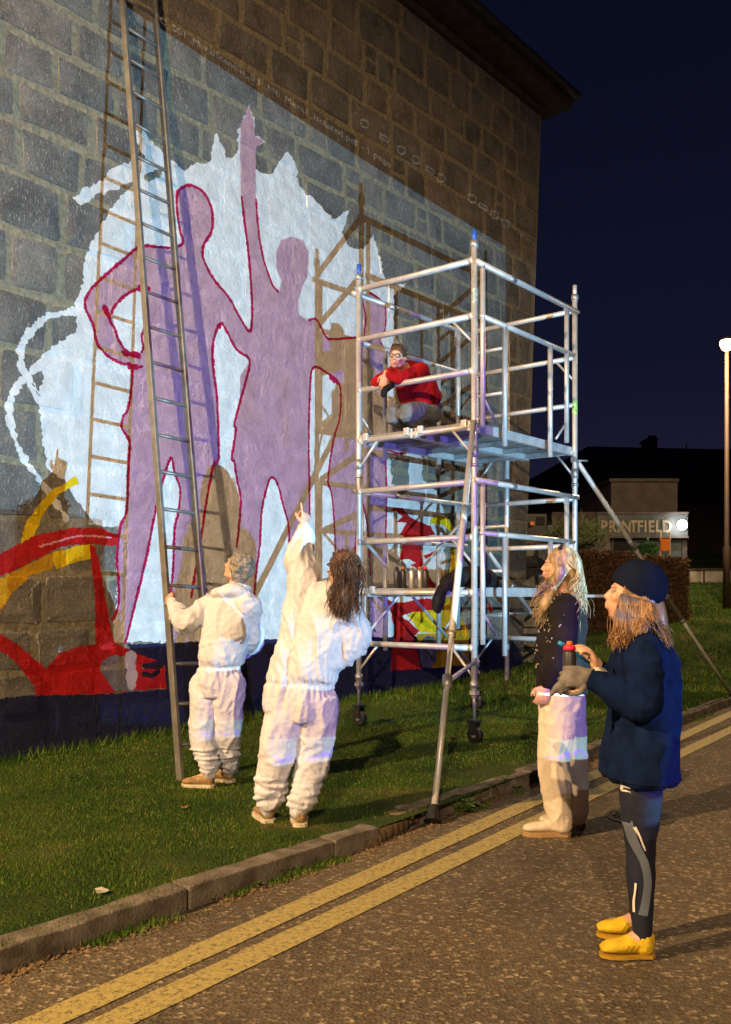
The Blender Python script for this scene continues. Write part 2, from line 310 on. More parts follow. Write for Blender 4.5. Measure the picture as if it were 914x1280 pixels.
# ---- projected slide (light pattern), in the projector's own tangent plane
PF = (wall(-.2, 3.1)-PROJ).normalized(); PR = PF.cross(V((0, 0, 1))).normalized(); PU = PR.cross(PF)
def gob(x, y):
    s, z = wpx(x, y); d = wall(s, z)-PROJ; k = d.dot(PF); return d.dot(PR)/k, d.dot(PU)/k
BEAM = [(-260, -300), (0, -93), (200, 36), (457, 202), (672, 333), (656, 885), (440, 900), (259, 908), (109, 904), (31, 923), (-260, 970)]
FULLB = [(-260, -380), (200, -60), (457, 118), (690, 270), (690, 920), (-260, 1000)]
pts = [gob(*p) for p in FULLB+BEAM]
U0, U1 = min(p[0] for p in pts)-.01, max(p[0] for p in pts)+.01; V0, V1 = min(p[1] for p in pts)-.01, max(p[1] for p in pts)+.01
GW = 2400; GH = int(GW*(V1-V0)/(U1-U0)); GS = GW/(U1-U0)
def gp(x, y): u, v = gob(x, y); return ((u-U0)*GS, (v-V0)*GS)
def GP(poly): return [gp(*p) for p in poly]
slide = np.zeros((GH, GW, 3), np.float32)
fill(slide, GP(FULLB), (.012, .012, .015))
fill(slide, GP(BEAM), (.36, .70, 1.0))
fill(slide, GP([(632, 309), (672, 333), (660, 885), (632, 886)]), (.14, .17, .18))                 # viewer margin beside the page
fill(slide, GP([(-260, 620), (60, 640), (128, 650), (138, 804), (60, 816), (31, 822), (-260, 800)]), (.14, .24, .34))   # dimmed patch put into the slide, weakens the beam on the white suits
fill(slide, GP([(-270, -330), (-40, -130), (-45, 930), (-270, 980)]), (.03, .07, .17))                     # dim blue left edge, added to weaken the beam on the fleece
fill(slide, GP([(-260, 790), (31, 818), (200, 808), (440, 801), (632, 800), (632, 858), (440, 868), (200, 875), (31, 886), (-260, 920)]), (.035, .033, .14))  # violet band of the slide, darkened to dim the beam on the legs
fill(slide, GP([(-260, 920), (31, 886), (200, 875), (440, 868), (632, 858), (632, 886), (440, 900), (259, 908), (109, 904), (31, 923), (-260, 970)]), (.08, .14, .21))  # pale strip at the slide foot, its light toned down likewise
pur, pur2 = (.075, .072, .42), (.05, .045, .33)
for f in (FIG1, FIG2, FIG3): fill(slide, GP(f), pur)
fill(slide, GP(F1HOLE), (.36, .70, 1.0))
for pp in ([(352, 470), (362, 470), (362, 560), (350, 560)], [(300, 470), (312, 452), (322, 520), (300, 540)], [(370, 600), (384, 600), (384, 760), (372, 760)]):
    fill(slide, GP(pp), pur2)  # darker stripes painted into the slide to imitate shade on the figures
BY = lambda x: float(np.interp(x, [-260, 31, 109, 259, 440, 656], [970, 923, 904, 908, 900, 885]))
for x in range(-200, 640, 9):          # violet scribble of small characters at the foot of the slide, cast on the painters' knees
    if rng.random() < .8:
        y = BY(x)-4; q = [(x+rng.uniform(-1, 6), y-rng.uniform(1, 11)) for _ in range(3)]; stroke(slide, GP(catmull(q, 4)), 7, (.10, .08, .50), .3)
# title bar lettering of the slide viewer
def text_tris(s, size=1.0):
    cu = bpy.data.curves.new('t', 'FONT'); cu.body = s; cu.size = size; cu.resolution_u = 3
    o = bpy.data.objects.new('t', cu); C.objects.link(o)
    dg = bpy.context.evaluated_depsgraph_get(); me = o.evaluated_get(dg).to_mesh(); me.calc_loop_triangles()
    v = [(q.co.x, q.co.y) for q in me.vertices]; t = [[v[i] for i in l.vertices] for l in me.loop_triangles]
    o.evaluated_get(dg).to_mesh_clear(); bpy.data.objects.remove(o); bpy.data.curves.remove(cu); return t
TT = text_tris('< > C_001_MuralStencils_0.1_ME_MenU_isolated.pdf - 1 page')
tw = max(p[0] for t in TT for p in t)
for t in TT:
    q = []
    for (x, y) in t:
        X = 176+312*(x/tw)**.97; q.append((X, 13+ (X-176)*.630 - y*11 ))
    fill(slide, GP(q), (1.0, 1.0, 1.0))
for i, (x, y) in enumerate([(455, 155), (480, 172), (501, 188), (519, 200), (537, 212), (551, 223), (590, 249), (604, 258), (618, 269), (632, 280)]):
    k = (.6, .62, .68) if i != 9 else (.1, .35, .8)
    stroke(slide, GP(catmull([(x-4, y-5), (x+4, y-3), (x+4, y+4), (x-3, y+3)], 3, True)) if i % 3 != 1 else GP([(x-5, y-5), (x+5, y+1), (x+5, y+6), (x-5, y), (x-5, y-5)]), 3.5, k, .1)
for k in range(9): x = 642+k*3; stroke(slide, GP([(x, 284+k*2.2), (x+.5, 289+k*2.2)]), 3, (.5, .5, .55), .1)
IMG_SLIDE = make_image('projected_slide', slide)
# ------------------------------------------------------------------ the wall's material: stone or mortar under the mural paint
def wall_mat(name, stone):
    m = bpy.data.materials.new(name); m.use_nodes = True; t = m.node_tree; L = t.links.new; p = t.nodes['Principled BSDF']
    g = nd(t, 'ShaderNodeNewGeometry'); pos = g.outputs['Position']
    def math_(op, a, b=None, c=None):
        n = nd(t, 'ShaderNodeMath', operation=op)
        for i, q in enumerate((a, b, c)):
            if q is None: continue
            if isinstance(q, (int, float)): n.inputs[i].default_value = q
            else: L(q, n.inputs[i])
        return n.outputs[0]
    def noise_(scale, detail=5, vec=pos, rough_=.5):
        n = nd(t, 'ShaderNodeTexNoise'); n.inputs['Scale'].default_value = scale; n.inputs['Detail'].default_value = detail; n.inputs['Roughness'].default_value = rough_; L(vec, n.inputs['Vector']); return n
    d = nd(t, 'ShaderNodeVectorMath', operation='DOT_PRODUCT'); sb = nd(t, 'ShaderNodeVectorMath', operation='SUBTRACT'); sb.inputs[1].default_value = WP
    L(pos, sb.inputs[0]); L(sb.outputs[0], d.inputs[0]); d.inputs[1].default_value = WD; s = d.outputs['Value']
    sp = nd(t, 'ShaderNodeSeparateXYZ'); L(pos, sp.inputs[0]); z = sp.outputs['Z']
    wn = noise_(28, 4); wsep = nd(t, 'ShaderNodeSeparateColor'); L(wn.outputs['Color'], wsep.inputs[0])
    u = math_('DIVIDE', math_('ADD', math_('SUBTRACT', s, S0), math_('MULTIPLY', math_('SUBTRACT', wsep.outputs[0], .5), .030)), S1-S0)
    v = math_('DIVIDE', math_('ADD', math_('SUBTRACT', z, Z0), math_('MULTIPLY', math_('SUBTRACT', wsep.outputs[1], .5), .030)), Z1-Z0)
    cb = nd(t, 'ShaderNodeCombineXYZ'); L(u, cb.inputs[0]); L(v, cb.inputs[1])
    im = nd(t, 'ShaderNodeTexImage', image=IMG_PAINT, extension='CLIP'); L(cb.outputs[0], im.inputs[0])
    # bare surface
    cv = nd(t, 'ShaderNodeCombineXYZ'); L(s, cv.inputs[0]); L(z, cv.inputs[1])
    if stone:
        oi = nd(t, 'ShaderNodeObjectInfo'); r = nd(t, 'ShaderNodeValToRGB'); L(oi.outputs['Random'], r.inputs[0])
        el = r.color_ramp.elements; el[0].color = (.165, .172, .172, 1); el[1].color = (.235, .215, .190, 1); x = el.new(.5); x.color = (.19, .192, .187, 1)
        sp1 = noise_(75, 8, rough_=.85); r1 = nd(t, 'ShaderNodeValToRGB'); L(sp1.outputs[0], r1.inputs[0]); r1.color_ramp.elements[0].position = .38; r1.color_ramp.elements[0].color = (.45, .45, .45, 1); r1.color_ramp.elements[1].position = .66; r1.color_ramp.elements[1].color = (1.55, 1.5, 1.45, 1)
        mx = nd(t, 'ShaderNodeMix', data_type='RGBA', blend_type='MULTIPLY'); mx.inputs[0].default_value = 1; L(r.outputs[0], mx.inputs[6]); L(r1.outputs[0], mx.inputs[7])
        big = noise_(3.5, 4); rb = nd(t, 'ShaderNodeValToRGB'); L(big.outputs[0], rb.inputs[0]); rb.color_ramp.elements[0].position = .3; rb.color_ramp.elements[0].color = (.6, .6, .6, 1); rb.color_ramp.elements[1].position = .7; rb.color_ramp.elements[1].color = (1.25, 1.22, 1.15, 1)
        mb = nd(t, 'ShaderNodeMix', data_type='RGBA', blend_type='MULTIPLY'); mb.inputs[0].default_value = 1; L(mx.outputs[2], mb.inputs[6]); L(rb.outputs[0], mb.inputs[7])
        # tooling marks: short pale chisel strokes
        ro = nd(t, 'ShaderNodeMapping'); ro.inputs['Rotation'].default_value = (0, 0, .5); ro.inputs['Scale'].default_value = (60, 19, 1); L(cv.outputs[0], ro.inputs[0])
        ck = noise_(1, 2, ro.outputs[0], .4); rr = nd(t, 'ShaderNodeValToRGB'); L(ck.outputs[0], rr.inputs[0]); rr.color_ramp.elements[0].position = .60; rr.color_ramp.elements[1].position = .70
        ck2 = noise_(4, 2); mk = math_('MULTIPLY', rr.outputs[0], math_('MULTIPLY', ck2.outputs[0], 1.0))
        m3 = nd(t, 'ShaderNodeMix', data_type='RGBA'); L(mk, m3.inputs[0]); L(mb.outputs[2], m3.inputs[6]); m3.inputs[7].default_value = (.46, .45, .43, 1)
        base = m3.outputs[2]
        hgt = math_('ADD', math_('MULTIPLY', noise_(30, 10, rough_=.8).outputs[0], 1.0), math_('MULTIPLY', rr.outputs[0], -.25))
    else:
        n = noise_(26, 6); r = nd(t, 'ShaderNodeValToRGB'); L(n.outputs[0], r.inputs[0]); el = r.color_ramp.elements; el[0].position = .3; el[1].position = .7
        el[0].color = (.19, .17, .115, 1); el[1].color = (.34, .30, .205, 1); base = r.outputs[0]
        hgt = noise_(22, 6, rough_=.6).outputs[0]
    # paint coverage breaks up in the pits
    cov = math_('MULTIPLY', im.outputs['Alpha'], 1.0)
    pit = noise_(90, 3); cv2 = math_('SUBTRACT', 1.0, math_('MULTIPLY', math_('GREATER_THAN', pit.outputs[0], .69), .35)); cov = math_('MULTIPLY', cov, cv2)
    pn = noise_(7, 5); rp = nd(t, 'ShaderNodeValToRGB'); L(pn.outputs[0], rp.inputs[0]); rp.color_ramp.elements[0].position = .3; rp.color_ramp.elements[0].color = (.80, .80, .80, 1); rp.color_ramp.elements[1].position = .7; rp.color_ramp.elements[1].color = (1.06, 1.06, 1.06, 1)
    mp_ = nd(t, 'ShaderNodeMix', data_type='RGBA', blend_type='MULTIPLY'); mp_.inputs[0].default_value = 1; L(im.outputs['Color'], mp_.inputs[6]); L(rp.outputs[0], mp_.inputs[7])
    fx = nd(t, 'ShaderNodeMix', data_type='RGBA'); L(cov, fx.inputs[0]); L(base, fx.inputs[6]); L(mp_.outputs[2], fx.inputs[7]); L(fx.outputs[2], p.inputs['Base Color'])
    p.inputs['Roughness'].default_value = .88; p.inputs['Specular IOR Level'].default_value = .3
    b = nd(t, 'ShaderNodeBump'); b.inputs['Strength'].default_value = .9; b.inputs['Distance'].default_value = .03
    hgt = math_('ADD', math_('MULTIPLY', hgt, .55), math_('MULTIPLY', noise_(10.5, 5, rough_=.62).outputs[0], .95)); L(hgt, b.inputs['Height']); L(b.outputs[0], p.inputs['Normal'])
    return m
M['stone'] = wall_mat('granite_under_mural', True); M['mortar'] = wall_mat('mortar_under_mural', False)
# ------------------------------------------------------------------ the gable
bld = thing('stone_house', 'tall rough granite gable wall carrying the half painted mural, dark eaves on top', 'building', wall(-.5, 0, -.3))
def right_s(z): return 3.56+(z-.3)*.064          # the corner batters outwards a little, as in the photograph
Ztop = 8.64
b = BM(); fr = []; NZ = 12
for i in range(NZ+1):
    z = .0+(Ztop+.3)*i/NZ if i else -.4
    fr.append([b.verts.new(wall(-7, z)), b.verts.new(wall(right_s(z), z)), b.verts.new(wall(right_s(z)-.02, z, -7)), b.verts.new(wall(-7, z, -7))])
for i in range(NZ):
    for k in range(4): b.faces.new((fr[i][k], fr[i][(k+1) % 4], fr[i+1][(k+1) % 4], fr[i+1][k]))
b.faces.new([fr[-1][k] for k in range(4)])
wl = link('wall', b, M['mortar'], bld)
stones = []
z = .02; row = 0
while z < Ztop:
    hgt = random.choice([.36, .40, .43, .46, .38]) if z < 8.2 else .32
    hgt = min(hgt, Ztop-z)
    if hgt < .12: break
    s = -5.2-random.random()*.4; rs = right_s(z)
    quoin = .42 if row % 2 else .62
    cells = []
    while s < rs-quoin-.12:
        w_ = random.uniform(.40, .74)
        if s+w_ > rs-quoin-.2: w_ = rs-quoin-s
        if w_ > .5 and random.random() < .12:      # two small stones one over the other
            cells += [(s, z, w_*.42, hgt*.5), (s, z+hgt*.5, w_*.42, hgt*.5), (s+w_*.42, z, w_*.58, hgt)]
        else: cells.append((s, z, w_, hgt))
        s += w_
    cells.append((rs-quoin, z, quoin-.012, hgt))
    for ci, c in enumerate(cells): stones.append((c, ci == len(cells)-1))
    z += hgt; row += 1
def stone_geo(b, cell, q):
    s, z, w_, h = cell; j = .013 if not q else .007
    ja = .030 if not q else .010
    x0, x1, z0, z1 = s+j, s+w_-j, z+j, z+h-j
    R = random.uniform
    per = []
    cr_ = min(w_, h)*R(.03, .12) if not q else min(w_, h)*.06
    for (cx, cz, dx, dz) in ((x0, z0, 1, 1), (x1, z0, -1, 1), (x1, z1, -1, -1), (x0, z1, 1, -1)):
        ox, oz = R(0, ja), R(0, ja); a = (cx+dx*(ox), cz+dz*(oz+cr_)); c = (cx+dx*(ox+cr_), cz+dz*oz); mid = (cx+dx*(ox+cr_*.3), cz+dz*(oz+cr_*.3))
        per += [a, mid, c] if dx*dz > 0 else [c, mid, a]
    pp_ = []
    for k_, a_ in enumerate(per):
        pp_.append(a_)
        if k_ % 3 == 2:
            c_ = per[(k_+1) % len(per)]; o_ = R(-.012, .010) if not q else 0; hz_ = abs(c_[0]-a_[0]) > abs(c_[1]-a_[1]); sg_ = (1 if k_ in (2, 5) else -1)
            pp_.append(((a_[0]+c_[0])/2+(0 if hz_ else o_), (a_[1]+c_[1])/2+(o_ if hz_ else 0)))
    per = pp_
    n = len(per); mx_, mz_ = (x0+x1)/2, (z0+z1)/2; prd = R(.007, .013)
    ii, jj = int((mx_-S0)*PPM), int((mz_-Z0)*PPM)
    if 0 <= ii < Wm and 0 <= jj < Hm and paint[jj, ii, 3] > .5: prd *= .14
    r0 = [b.verts.new(wall(x, zz, -.004)) for x, zz in per]
    r1 = [b.verts.new(wall(mx_+(x-mx_)*.965+R(-.003, .003), mz_+(zz-mz_)*.955+R(-.003, .003), prd*R(.6, 1))) for x, zz in per]
    r2 = [b.verts.new(wall(mx_+(x-mx_)*.6, mz_+(zz-mz_)*.6, prd*R(.9, 1.3))) for x, zz in per[::2]]
    for k in range(n): b.faces.new((r0[k], r0[(k+1) % n], r1[(k+1) % n], r1[k]))
    m_ = len(r2)
    for k in range(m_):
        b.faces.new((r1[2*k], r1[2*k+1], r1[(2*k+2) % n], r2[(k+1) % m_], r2[k]))
    b.faces.new(r2)
def stone_key(c):
    (s, z, w_, h), _ = c; p = wall(s+w_/2, z+h/2); X, Y = CX+p.x/p.y*F, HZ-(p.z-EYE)/p.y*F
    vis = -40 < X < 700 and -30 < Y < 900
    return -(w_*h/p.y**2)*(1 if vis else .001)
stones.sort(key=stone_key)
for c, q in stones[:298]:
    b = BM(); stone_geo(b, c, q); link('stone', b, M['stone'], wl, False)
b = BM()
for c, q in stones[298:]: stone_geo(b, c, q)
tag(link('small_stones', b, M['stone'], wl, False), kind='stuff')
# eaves, soffit, gutter, slates
def wbox(b, s0, s1, n0, n1, z0, z1, bev=0):
    c = wall((s0+s1)/2, (z0+z1)/2, (n0+n1)/2); box(b, c, s1-s0, n1-n0, z1-z0, WD, WN, V((0, 0, 1)), bev); return b
link('cornice', wbox(BM(), -7, 4.20, -.3, .07, 8.540, 8.640, .01), M['fascia'], bld)
link('soffit', wbox(BM(), -7.4, 4.40, -.3, .34, 8.660, 8.695), M['fascia'], bld)
link('fascia_board', wbox(BM(), -7.4, 4.42, .30, .335, 8.700, 8.860, .006), M['fascia'], bld)
link('gutter', tube(BM(), [wall(-7.4, 8.850, .40), wall(4.46, 8.850, .40)], .06, 12), M['slate'], bld, True)
b = BM(); q = [b.verts.new(wall(*a)) for a in ((-7.4, 8.880, .42), (4.50, 8.880, .42), (3.0, 11.020, -3.4), (-7.4, 11.020, -3.4))]; q2 = [b.verts.new(wall(*a)) for a in ((-7.4, 8.820, .42), (4.50, 8.820, .42), (4.5, 8.820, -7.4), (-7.4, 8.820, -7.4))]
b.faces.new(q); b.faces.new(q2[::-1]); b.faces.new((q[0], q2[0], q2[1], q[1])); b.faces.new((q[1], q2[1], q2[2], q[2])); b.faces.new((q[2], q2[2], q2[3], q[3])); b.faces.new((q[0], q[3], q2[3], q2[0]))
link('roof', b, M['slate'], bld)
# stone pier at the foot of the corner
pier = BM(); cpt = V((2.52, 13.25, 0)); zb = gz(cpt.x, cpt.y)-.1
for k in range(6):
    box(pier, cpt+V((random.uniform(-.012, .012), random.uniform(-.01, .01), zb+.15+k*.3)), .30, .34, .285, WD, WN, V((0, 0, 1)), .02)
M['pier'] = mat('grey_boundary_stone', (.24, .26, .25), .9, 0, .35, 14, .8, 50, .01)
tag(link('stone_pier', pier, M['pier']), 'narrow grey stone pier at the foot of the gable corner', 'pier')
# ------------------------------------------------------------------ ground
def kx(y):
    for (x0, y0), (x1, y1) in zip(KP[:-1], KP[1:]):
        if y <= y1 or (x1, y1) == KP[-1]: return x0+(x1-x0)*(y-y0)/(y1-y0)
# grass sheet: grid in (t along depth, across)
ys = list(np.arange(-6, 16, .22))+list(np.arange(16, 60, 1.2))+[90, 200, 600]
cols = 44; co = []; 
for y in ys:
    xk = kx(min(y, 200)); 
    for i in range(cols):
        a = (i/(cols-1))**1.5*(14 if y < 16 else 40+y) ; x = xk-a-.03
        k = sm(a/.22); co.append((x, y, (1-k)*(KERB_TOP+rise(y)-.012)+k*gz(x, y)))
co = np.array(co); n = len(ys); idx = np.arange(n*cols).reshape(n, cols)
quad = np.stack([idx[:-1, :-1], idx[:-1, 1:], idx[1:, 1:], idx[1:, :-1]], -1).reshape(-1, 4)[:, ::-1]
m = bpy.data.materials.new('turf_soil'); m.use_nodes = True; t = m.node_tree; L = t.links.new; p = t.nodes['Principled BSDF']; p.inputs['Roughness'].default_value = .95; p.inputs['Specular IOR Level'].default_value = .15
g_ = nd(t, 'ShaderNodeNewGeometry'); n1 = nd(t, 'ShaderNodeTexNoise'); n1.inputs['Scale'].default_value = 1.3; n1.inputs['Detail'].default_value = 8; n1.inputs['Roughness'].default_value = .6; L(g_.outputs['Position'], n1.inputs['Vector'])
r_ = nd(t, 'ShaderNodeValToRGB'); L(n1.outputs[0], r_.inputs[0]); el = r_.color_ramp.elements; el[0].position = .42; el[0].color = (.022, .045, .008, 1); el[1].position = .66; el[1].color = (.13, .095, .045, 1); x_ = el.new(.58); x_.color = (.05, .075, .014, 1)
L(r_.outputs[0], p.inputs['Base Color']); n2 = nd(t, 'ShaderNodeTexNoise'); n2.inputs['Scale'].default_value = 60; L(g_.outputs['Position'], n2.inputs['Vector']); bp = nd(t, 'ShaderNodeBump'); bp.inputs['Distance'].default_value = .02; L(n2.outputs[0], bp.inputs['Height']); L(bp.outputs[0], p.inputs['Normal'])
M['soil'] = m
gr = tag(link('ground', mesh_np('ground', co, quad), M['soil'], None, True), 'grassy bank between the gable and the kerb', kind='structure')
# asphalt
co = []; RC = 30
for y in ys:
    xk = kx(min(y, 200))
    for i in range(RC):
        a = (i/(RC-1))**1.6*(26 if y < 16 else 60+y); co.append((xk+a-.06, y, rise(y)+.004*math.sin(y*1.3)-(.012*math.exp(-a*6))))
co = np.array(co); idx = np.arange(n*RC).reshape(n, RC)
quad = np.stack([idx[:-1, :-1], idx[:-1, 1:], idx[1:, 1:], idx[1:, :-1]], -1).reshape(-1, 4)
m = bpy.data.materials.new('asphalt'); m.use_nodes = True; t = m.node_tree; L = t.links.new; p = t.nodes['Principled BSDF']; p.inputs['Roughness'].default_value = .85; p.inputs['Specular IOR Level'].default_value = .3
g_ = nd(t, 'ShaderNodeNewGeometry'); pos = g_.outputs['Position']
def tn(scale, det=4, ro=.5):
    q = nd(t, 'ShaderNodeTexNoise'); q.inputs['Scale'].default_value = scale; q.inputs['Detail'].default_value = det; q.inputs['Roughness'].default_value = ro; L(pos, q.inputs['Vector']); return q.outputs[0]
def rampn(src, stops):
    q = nd(t, 'ShaderNodeValToRGB'); L(src, q.inputs[0]); E = q.color_ramp.elements
    E[0].position, E[0].color = stops[0][0], (*stops[0][1], 1); E[1].position, E[1].color = stops[-1][0], (*stops[-1][1], 1)
    for s_ in stops[1:-1]: x = E.new(s_[0]); x.color = (*s_[1], 1)
    return q.outputs[0]
vo = nd(t, 'ShaderNodeTexVoronoi'); vo.inputs['Scale'].default_value = 62; L(pos, vo.inputs['Vector'])
sc_ = nd(t, 'ShaderNodeSeparateColor'); L(vo.outputs['Color'], sc_.inputs[0])
chips = rampn(sc_.outputs[0], [(0, (.085, .066, .044)), (.6, (.120, .096, .064)), (.85, (.16, .13, .09)), (1, (.36, .29, .19))])
grit = rampn(tn(190, 3, .7), [(.35, (.55, .55, .55)), (.65, (1.35, 1.35, 1.35))])
worn = rampn(tn(.8, 8, .65), [(.30, (.55, .55, .58)), (.48, (.95, .95, .95)), (.70, (1.3, 1.25, 1.15))])
a1 = nd(t, 'ShaderNodeMix', data_type='RGBA', blend_type='MULTIPLY'); a1.inputs[0].default_value = 1; L(chips, a1.inputs[6]); L(grit, a1.inputs[7])
a2 = nd(t, 'ShaderNodeMix', data_type='RGBA', blend_type='MULTIPLY'); a2.inputs[0].default_value = 1; L(a1.outputs[2], a2.inputs[6]); L(worn, a2.inputs[7]); L(a2.outputs[2], p.inputs['Base Color'])
bp = nd(t, 'ShaderNodeBump'); bp.inputs['Distance'].default_value = .006; bp.inputs['Strength'].default_value = .9; L(vo.outputs['Distance'], bp.inputs['Height']); L(bp.outputs[0], p.inputs['Normal'])
M['asphalt'] = m
road = tag(link('road', mesh_np('road', co, quad), M['asphalt'], None, True), 'coarse grey asphalt road with double yellow lines', kind='structure')
# double yellow lines
m = bpy.data.materials.new('yellow_road_paint'); m.use_nodes = True; t = m.node_tree; L = t.links.new; p = t.nodes['Principled BSDF']; p.inputs['Roughness'].default_value = .7
g_ = nd(t, 'ShaderNodeNewGeometry'); pos = g_.outputs['Position']
c1 = rampn(tn(38, 8, .85), [(.42, (.11, .085, .05)), (.485, (.38, .31, .10)), (.8, (.54, .45, .15))]); L(c1, p.inputs['Base Color'])
bp = nd(t, 'ShaderNodeBump'); bp.inputs['Distance'].default_value = .003; L(tn(120), bp.inputs['Height']); L(bp.outputs[0], p.inputs['Normal'])
M['yellow_line'] = m
def yline(x0, x1):
    pts = []
    A = P(*x0, 1); D0 = EYE*F/(x0[1]-HZ); D1 = EYE*F/(x1[1]-HZ); a = V(((x0[0]-CX)/F*D0, D0)); c = V(((x1[0]-CX)/F*D1, D1)); d = (c-a).normalized(); return a, d
for nm, p0, p1 in (('inner', (60, 1274), (914, 893)), ('outer', (150, 1273), (914, 912))):
    a, d = yline(p0, p1); b = BM(); pr = None; nrm = V((d.y, -d.x))
    t0 = -4.5
    while t0 < 16:
        c = a+d*t0; wv = .068+.004*noise.noise(V((t0*3, 1, 0))); z = rise(c.y)+.004+.004*math.sin(c.y*1.3)
        cur = [b.verts.new((c.x-nrm.x*wv, c.y-nrm.y*wv, z)), b.verts.new((c.x+nrm.x*wv, c.y+nrm.y*wv, z))]
        if pr: b.faces.new((pr[0], pr[1], cur[1], cur[0]))
        pr = cur; t0 += .12
    link('yellow_line', b, M['yellow_line'], road)
# kerb stones
kerb = tag(bpy.data.objects.new('kerb', None), 'worn granite kerb along the grass', kind='structure'); C.objects.link(kerb)
def kerb_run(a, c, Lst, off=0, drop=0):
    a, c = V((*a, 0)), V((*c, 0)); d = (c-a).normalized(); nn = V((-d.y, d.x, 0)); tot = (c-a).length; t0 = 0
    while t0 < tot-.15:
        l = min(Lst*random.uniform(.9, 1.1), tot-t0); mid = a+d*(t0+l/2)+nn*(.065-off)
        z = rise(mid.y)+KERB_TOP-drop+random.uniform(-.004, .006)
        b = BM(); box(b, V((mid.x, mid.y, z-.13)), l-.012, .13, .26, (d*math.cos(.0)+V((0, 0, .1 if mid.y > 12.5 else 0))).normalized(), nn, V((0, 0, 1)), .009)
        bmesh.ops.subdivide_edges(b, edges=[e for e in b.edges if e.calc_length() > .3], cuts=9)
        for v in b.verts: 
            k = noise.noise_vector(v.co*7)*.009+noise.noise_vector(v.co*30)*.004; v.co += k
        link('kerb_stone', b, M['kerb'], kerb, True); t0 += l
kerb_run(KP[0], KP[1], .95); kerb_run(KP[1], (KP[2][0]+.02, KP[2][1]+.02), .92); 
kerb_run((.26, 5.50), (1.25, 6.70), .9, .03, .015); kerb_run((1.25, 6.66), KP[5], .95); kerb_run(KP[5], (12, 21.3), 1.0)
# dirt and weeds in the gutter
rp = np.array(KP)
def blades(n_, xy, hmin, hmax, wd, name, m, lean=.5, color=None, zoff=0):
    x, y = xy[:, 0], xy[:, 1]; zz = np.array([gz(a, c) if zoff == 0 else zoff_fn(a, c) for a, c in xy]) if callable(zoff) is False else np.array([zoff(a, c) for a, c in xy])
    h = rng.uniform(hmin, hmax, n_); an = rng.uniform(0, 2*np.pi, n_); la = rng.uniform(0, 2*np.pi, n_); le = rng.uniform(.1, lean, n_)*h
    ux, uy = np.cos(an)*wd*rng.uniform(.6, 1.2, n_)/2, np.sin(an)*wd*rng.uniform(.6, 1.2, n_)/2
    p0 = np.stack([x-ux, y-uy, zz-.004], 1); p1 = np.stack([x+ux, y+uy, zz-.004], 1); p2 = np.stack([x+np.cos(la)*le, y+np.sin(la)*le, zz+h], 1)
    co = np.stack([p0, p1, p2], 1).reshape(-1, 3); return mesh_np(name, co, np.arange(n_*3).reshape(-1, 3))
m = bpy.data.materials.new('grass_blades'); m.use_nodes = True; t = m.node_tree; L = t.links.new; p = t.nodes['Principled BSDF']; p.inputs['Roughness'].default_value = .6; p.inputs['Specular IOR Level'].default_value = .25
g_ = nd(t, 'ShaderNodeNewGeometry'); pos = g_.outputs['Position']
rnd = rampn(g_.outputs['Random Per Island'], [(0, (.022, .075, .005)), (.6, (.055, .145, .010)), (.93, (.11, .18, .025)), (1, (.28, .23, .09))])
pat = rampn(tn(1.6, 6, .6), [(.36, (.45, .62, .45)), (.64, (1.45, 1.15, .95))])
a1 = nd(t, 'ShaderNodeMix', data_type='RGBA', blend_type='MULTIPLY'); a1.inputs[0].default_value = 1; L(rnd, a1.inputs[6]); L(pat, a1.inputs[7]); L(a1.outputs[2], p.inputs['Base Color'])
M['blade'] = m
# sample blade positions between kerb and wall, thinning with distance, bare near the kerb and in worn patches
N = 420000; Yr = 2.6+rng.random(N)**1.7*11.5; kxv = np.interp(Yr, rp[:, 1], rp[:, 0])
a = rng.random(N)*7; X = kxv-a
dw = (X-WP.x)*WN.x+(Yr-WP.y)*WN.y; sA = (X-WP.x)*WD.x+(Yr-WP.y)*WD.y
keep = ((dw > .01) | (sA > 3.6)) & (X > -.50*Yr) & (X < .46*Yr)
X, Yr, a = X[keep], Yr[keep], a[keep]
def fbm(x, y, s): return np.array([noise.fractal(V((p*s, q*s, 0)), 1, 2, 3) for p, q in zip(x, y)])
nz = fbm(X, Yr, 1.1); n2_ = fbm(X, Yr, 5)
bare = (nz*.9+n2_*.45) > (.30 + .9*np.clip(a-.5, 0, 2)*.8)
pr = np.where(bare, .12, 1)*np.clip(.25+a*1.6, 0, 1)
for cx_, cy_, rx_, ry_ in ((-1.45, 3.78, .26, .20), (-.95, 4.45, .22, .12), (-.35, 5.02, .30, .10), (-1.75, 4.6, .16, .10), (.15, 5.75, .25, .16), (1.0, 6.75, .3, .12), (-2.4, 5.2, .3, .12)):
    dirt = np.exp(-(((X-cx_)/rx_)**2+((Yr-cy_)/ry_)**2))*(1+.6*n2_); pr *= 1-.9*np.clip(dirt*1.5, 0, 1)
k = rng.random(len(X)) < pr; X, Yr = X[k], Yr[k]
xy = np.stack([X, Yr], 1)
tag(link('grass', blades(len(X), xy, .007, .026, .006, 'grass', M['blade']), M['blade']), 'short mown grass on the bank below the mural', kind='stuff')
# far grass
N = 60000; Yf = 10+rng.random(N)*20; Xf = np.interp(Yf, rp[:, 1], rp[:, 0])-rng.random(N)*9-.1
dwf = (Xf-WP.x)*WN.x+(Yf-WP.y)*WN.y; sf = (Xf-WP.x)*WD.x+(Yf-WP.y)*WD.y; k = ((dwf > .02) | (sf > 3.6)) & (Xf < .46*Yf); xy = np.stack([Xf[k], Yf[k]], 1)
tag(link('far_grass', blades(len(xy), xy, .03, .09, .02, 'far_grass', M['blade']), M['blade']), 'rougher grass on the rising bank beyond the scaffold', kind='stuff')
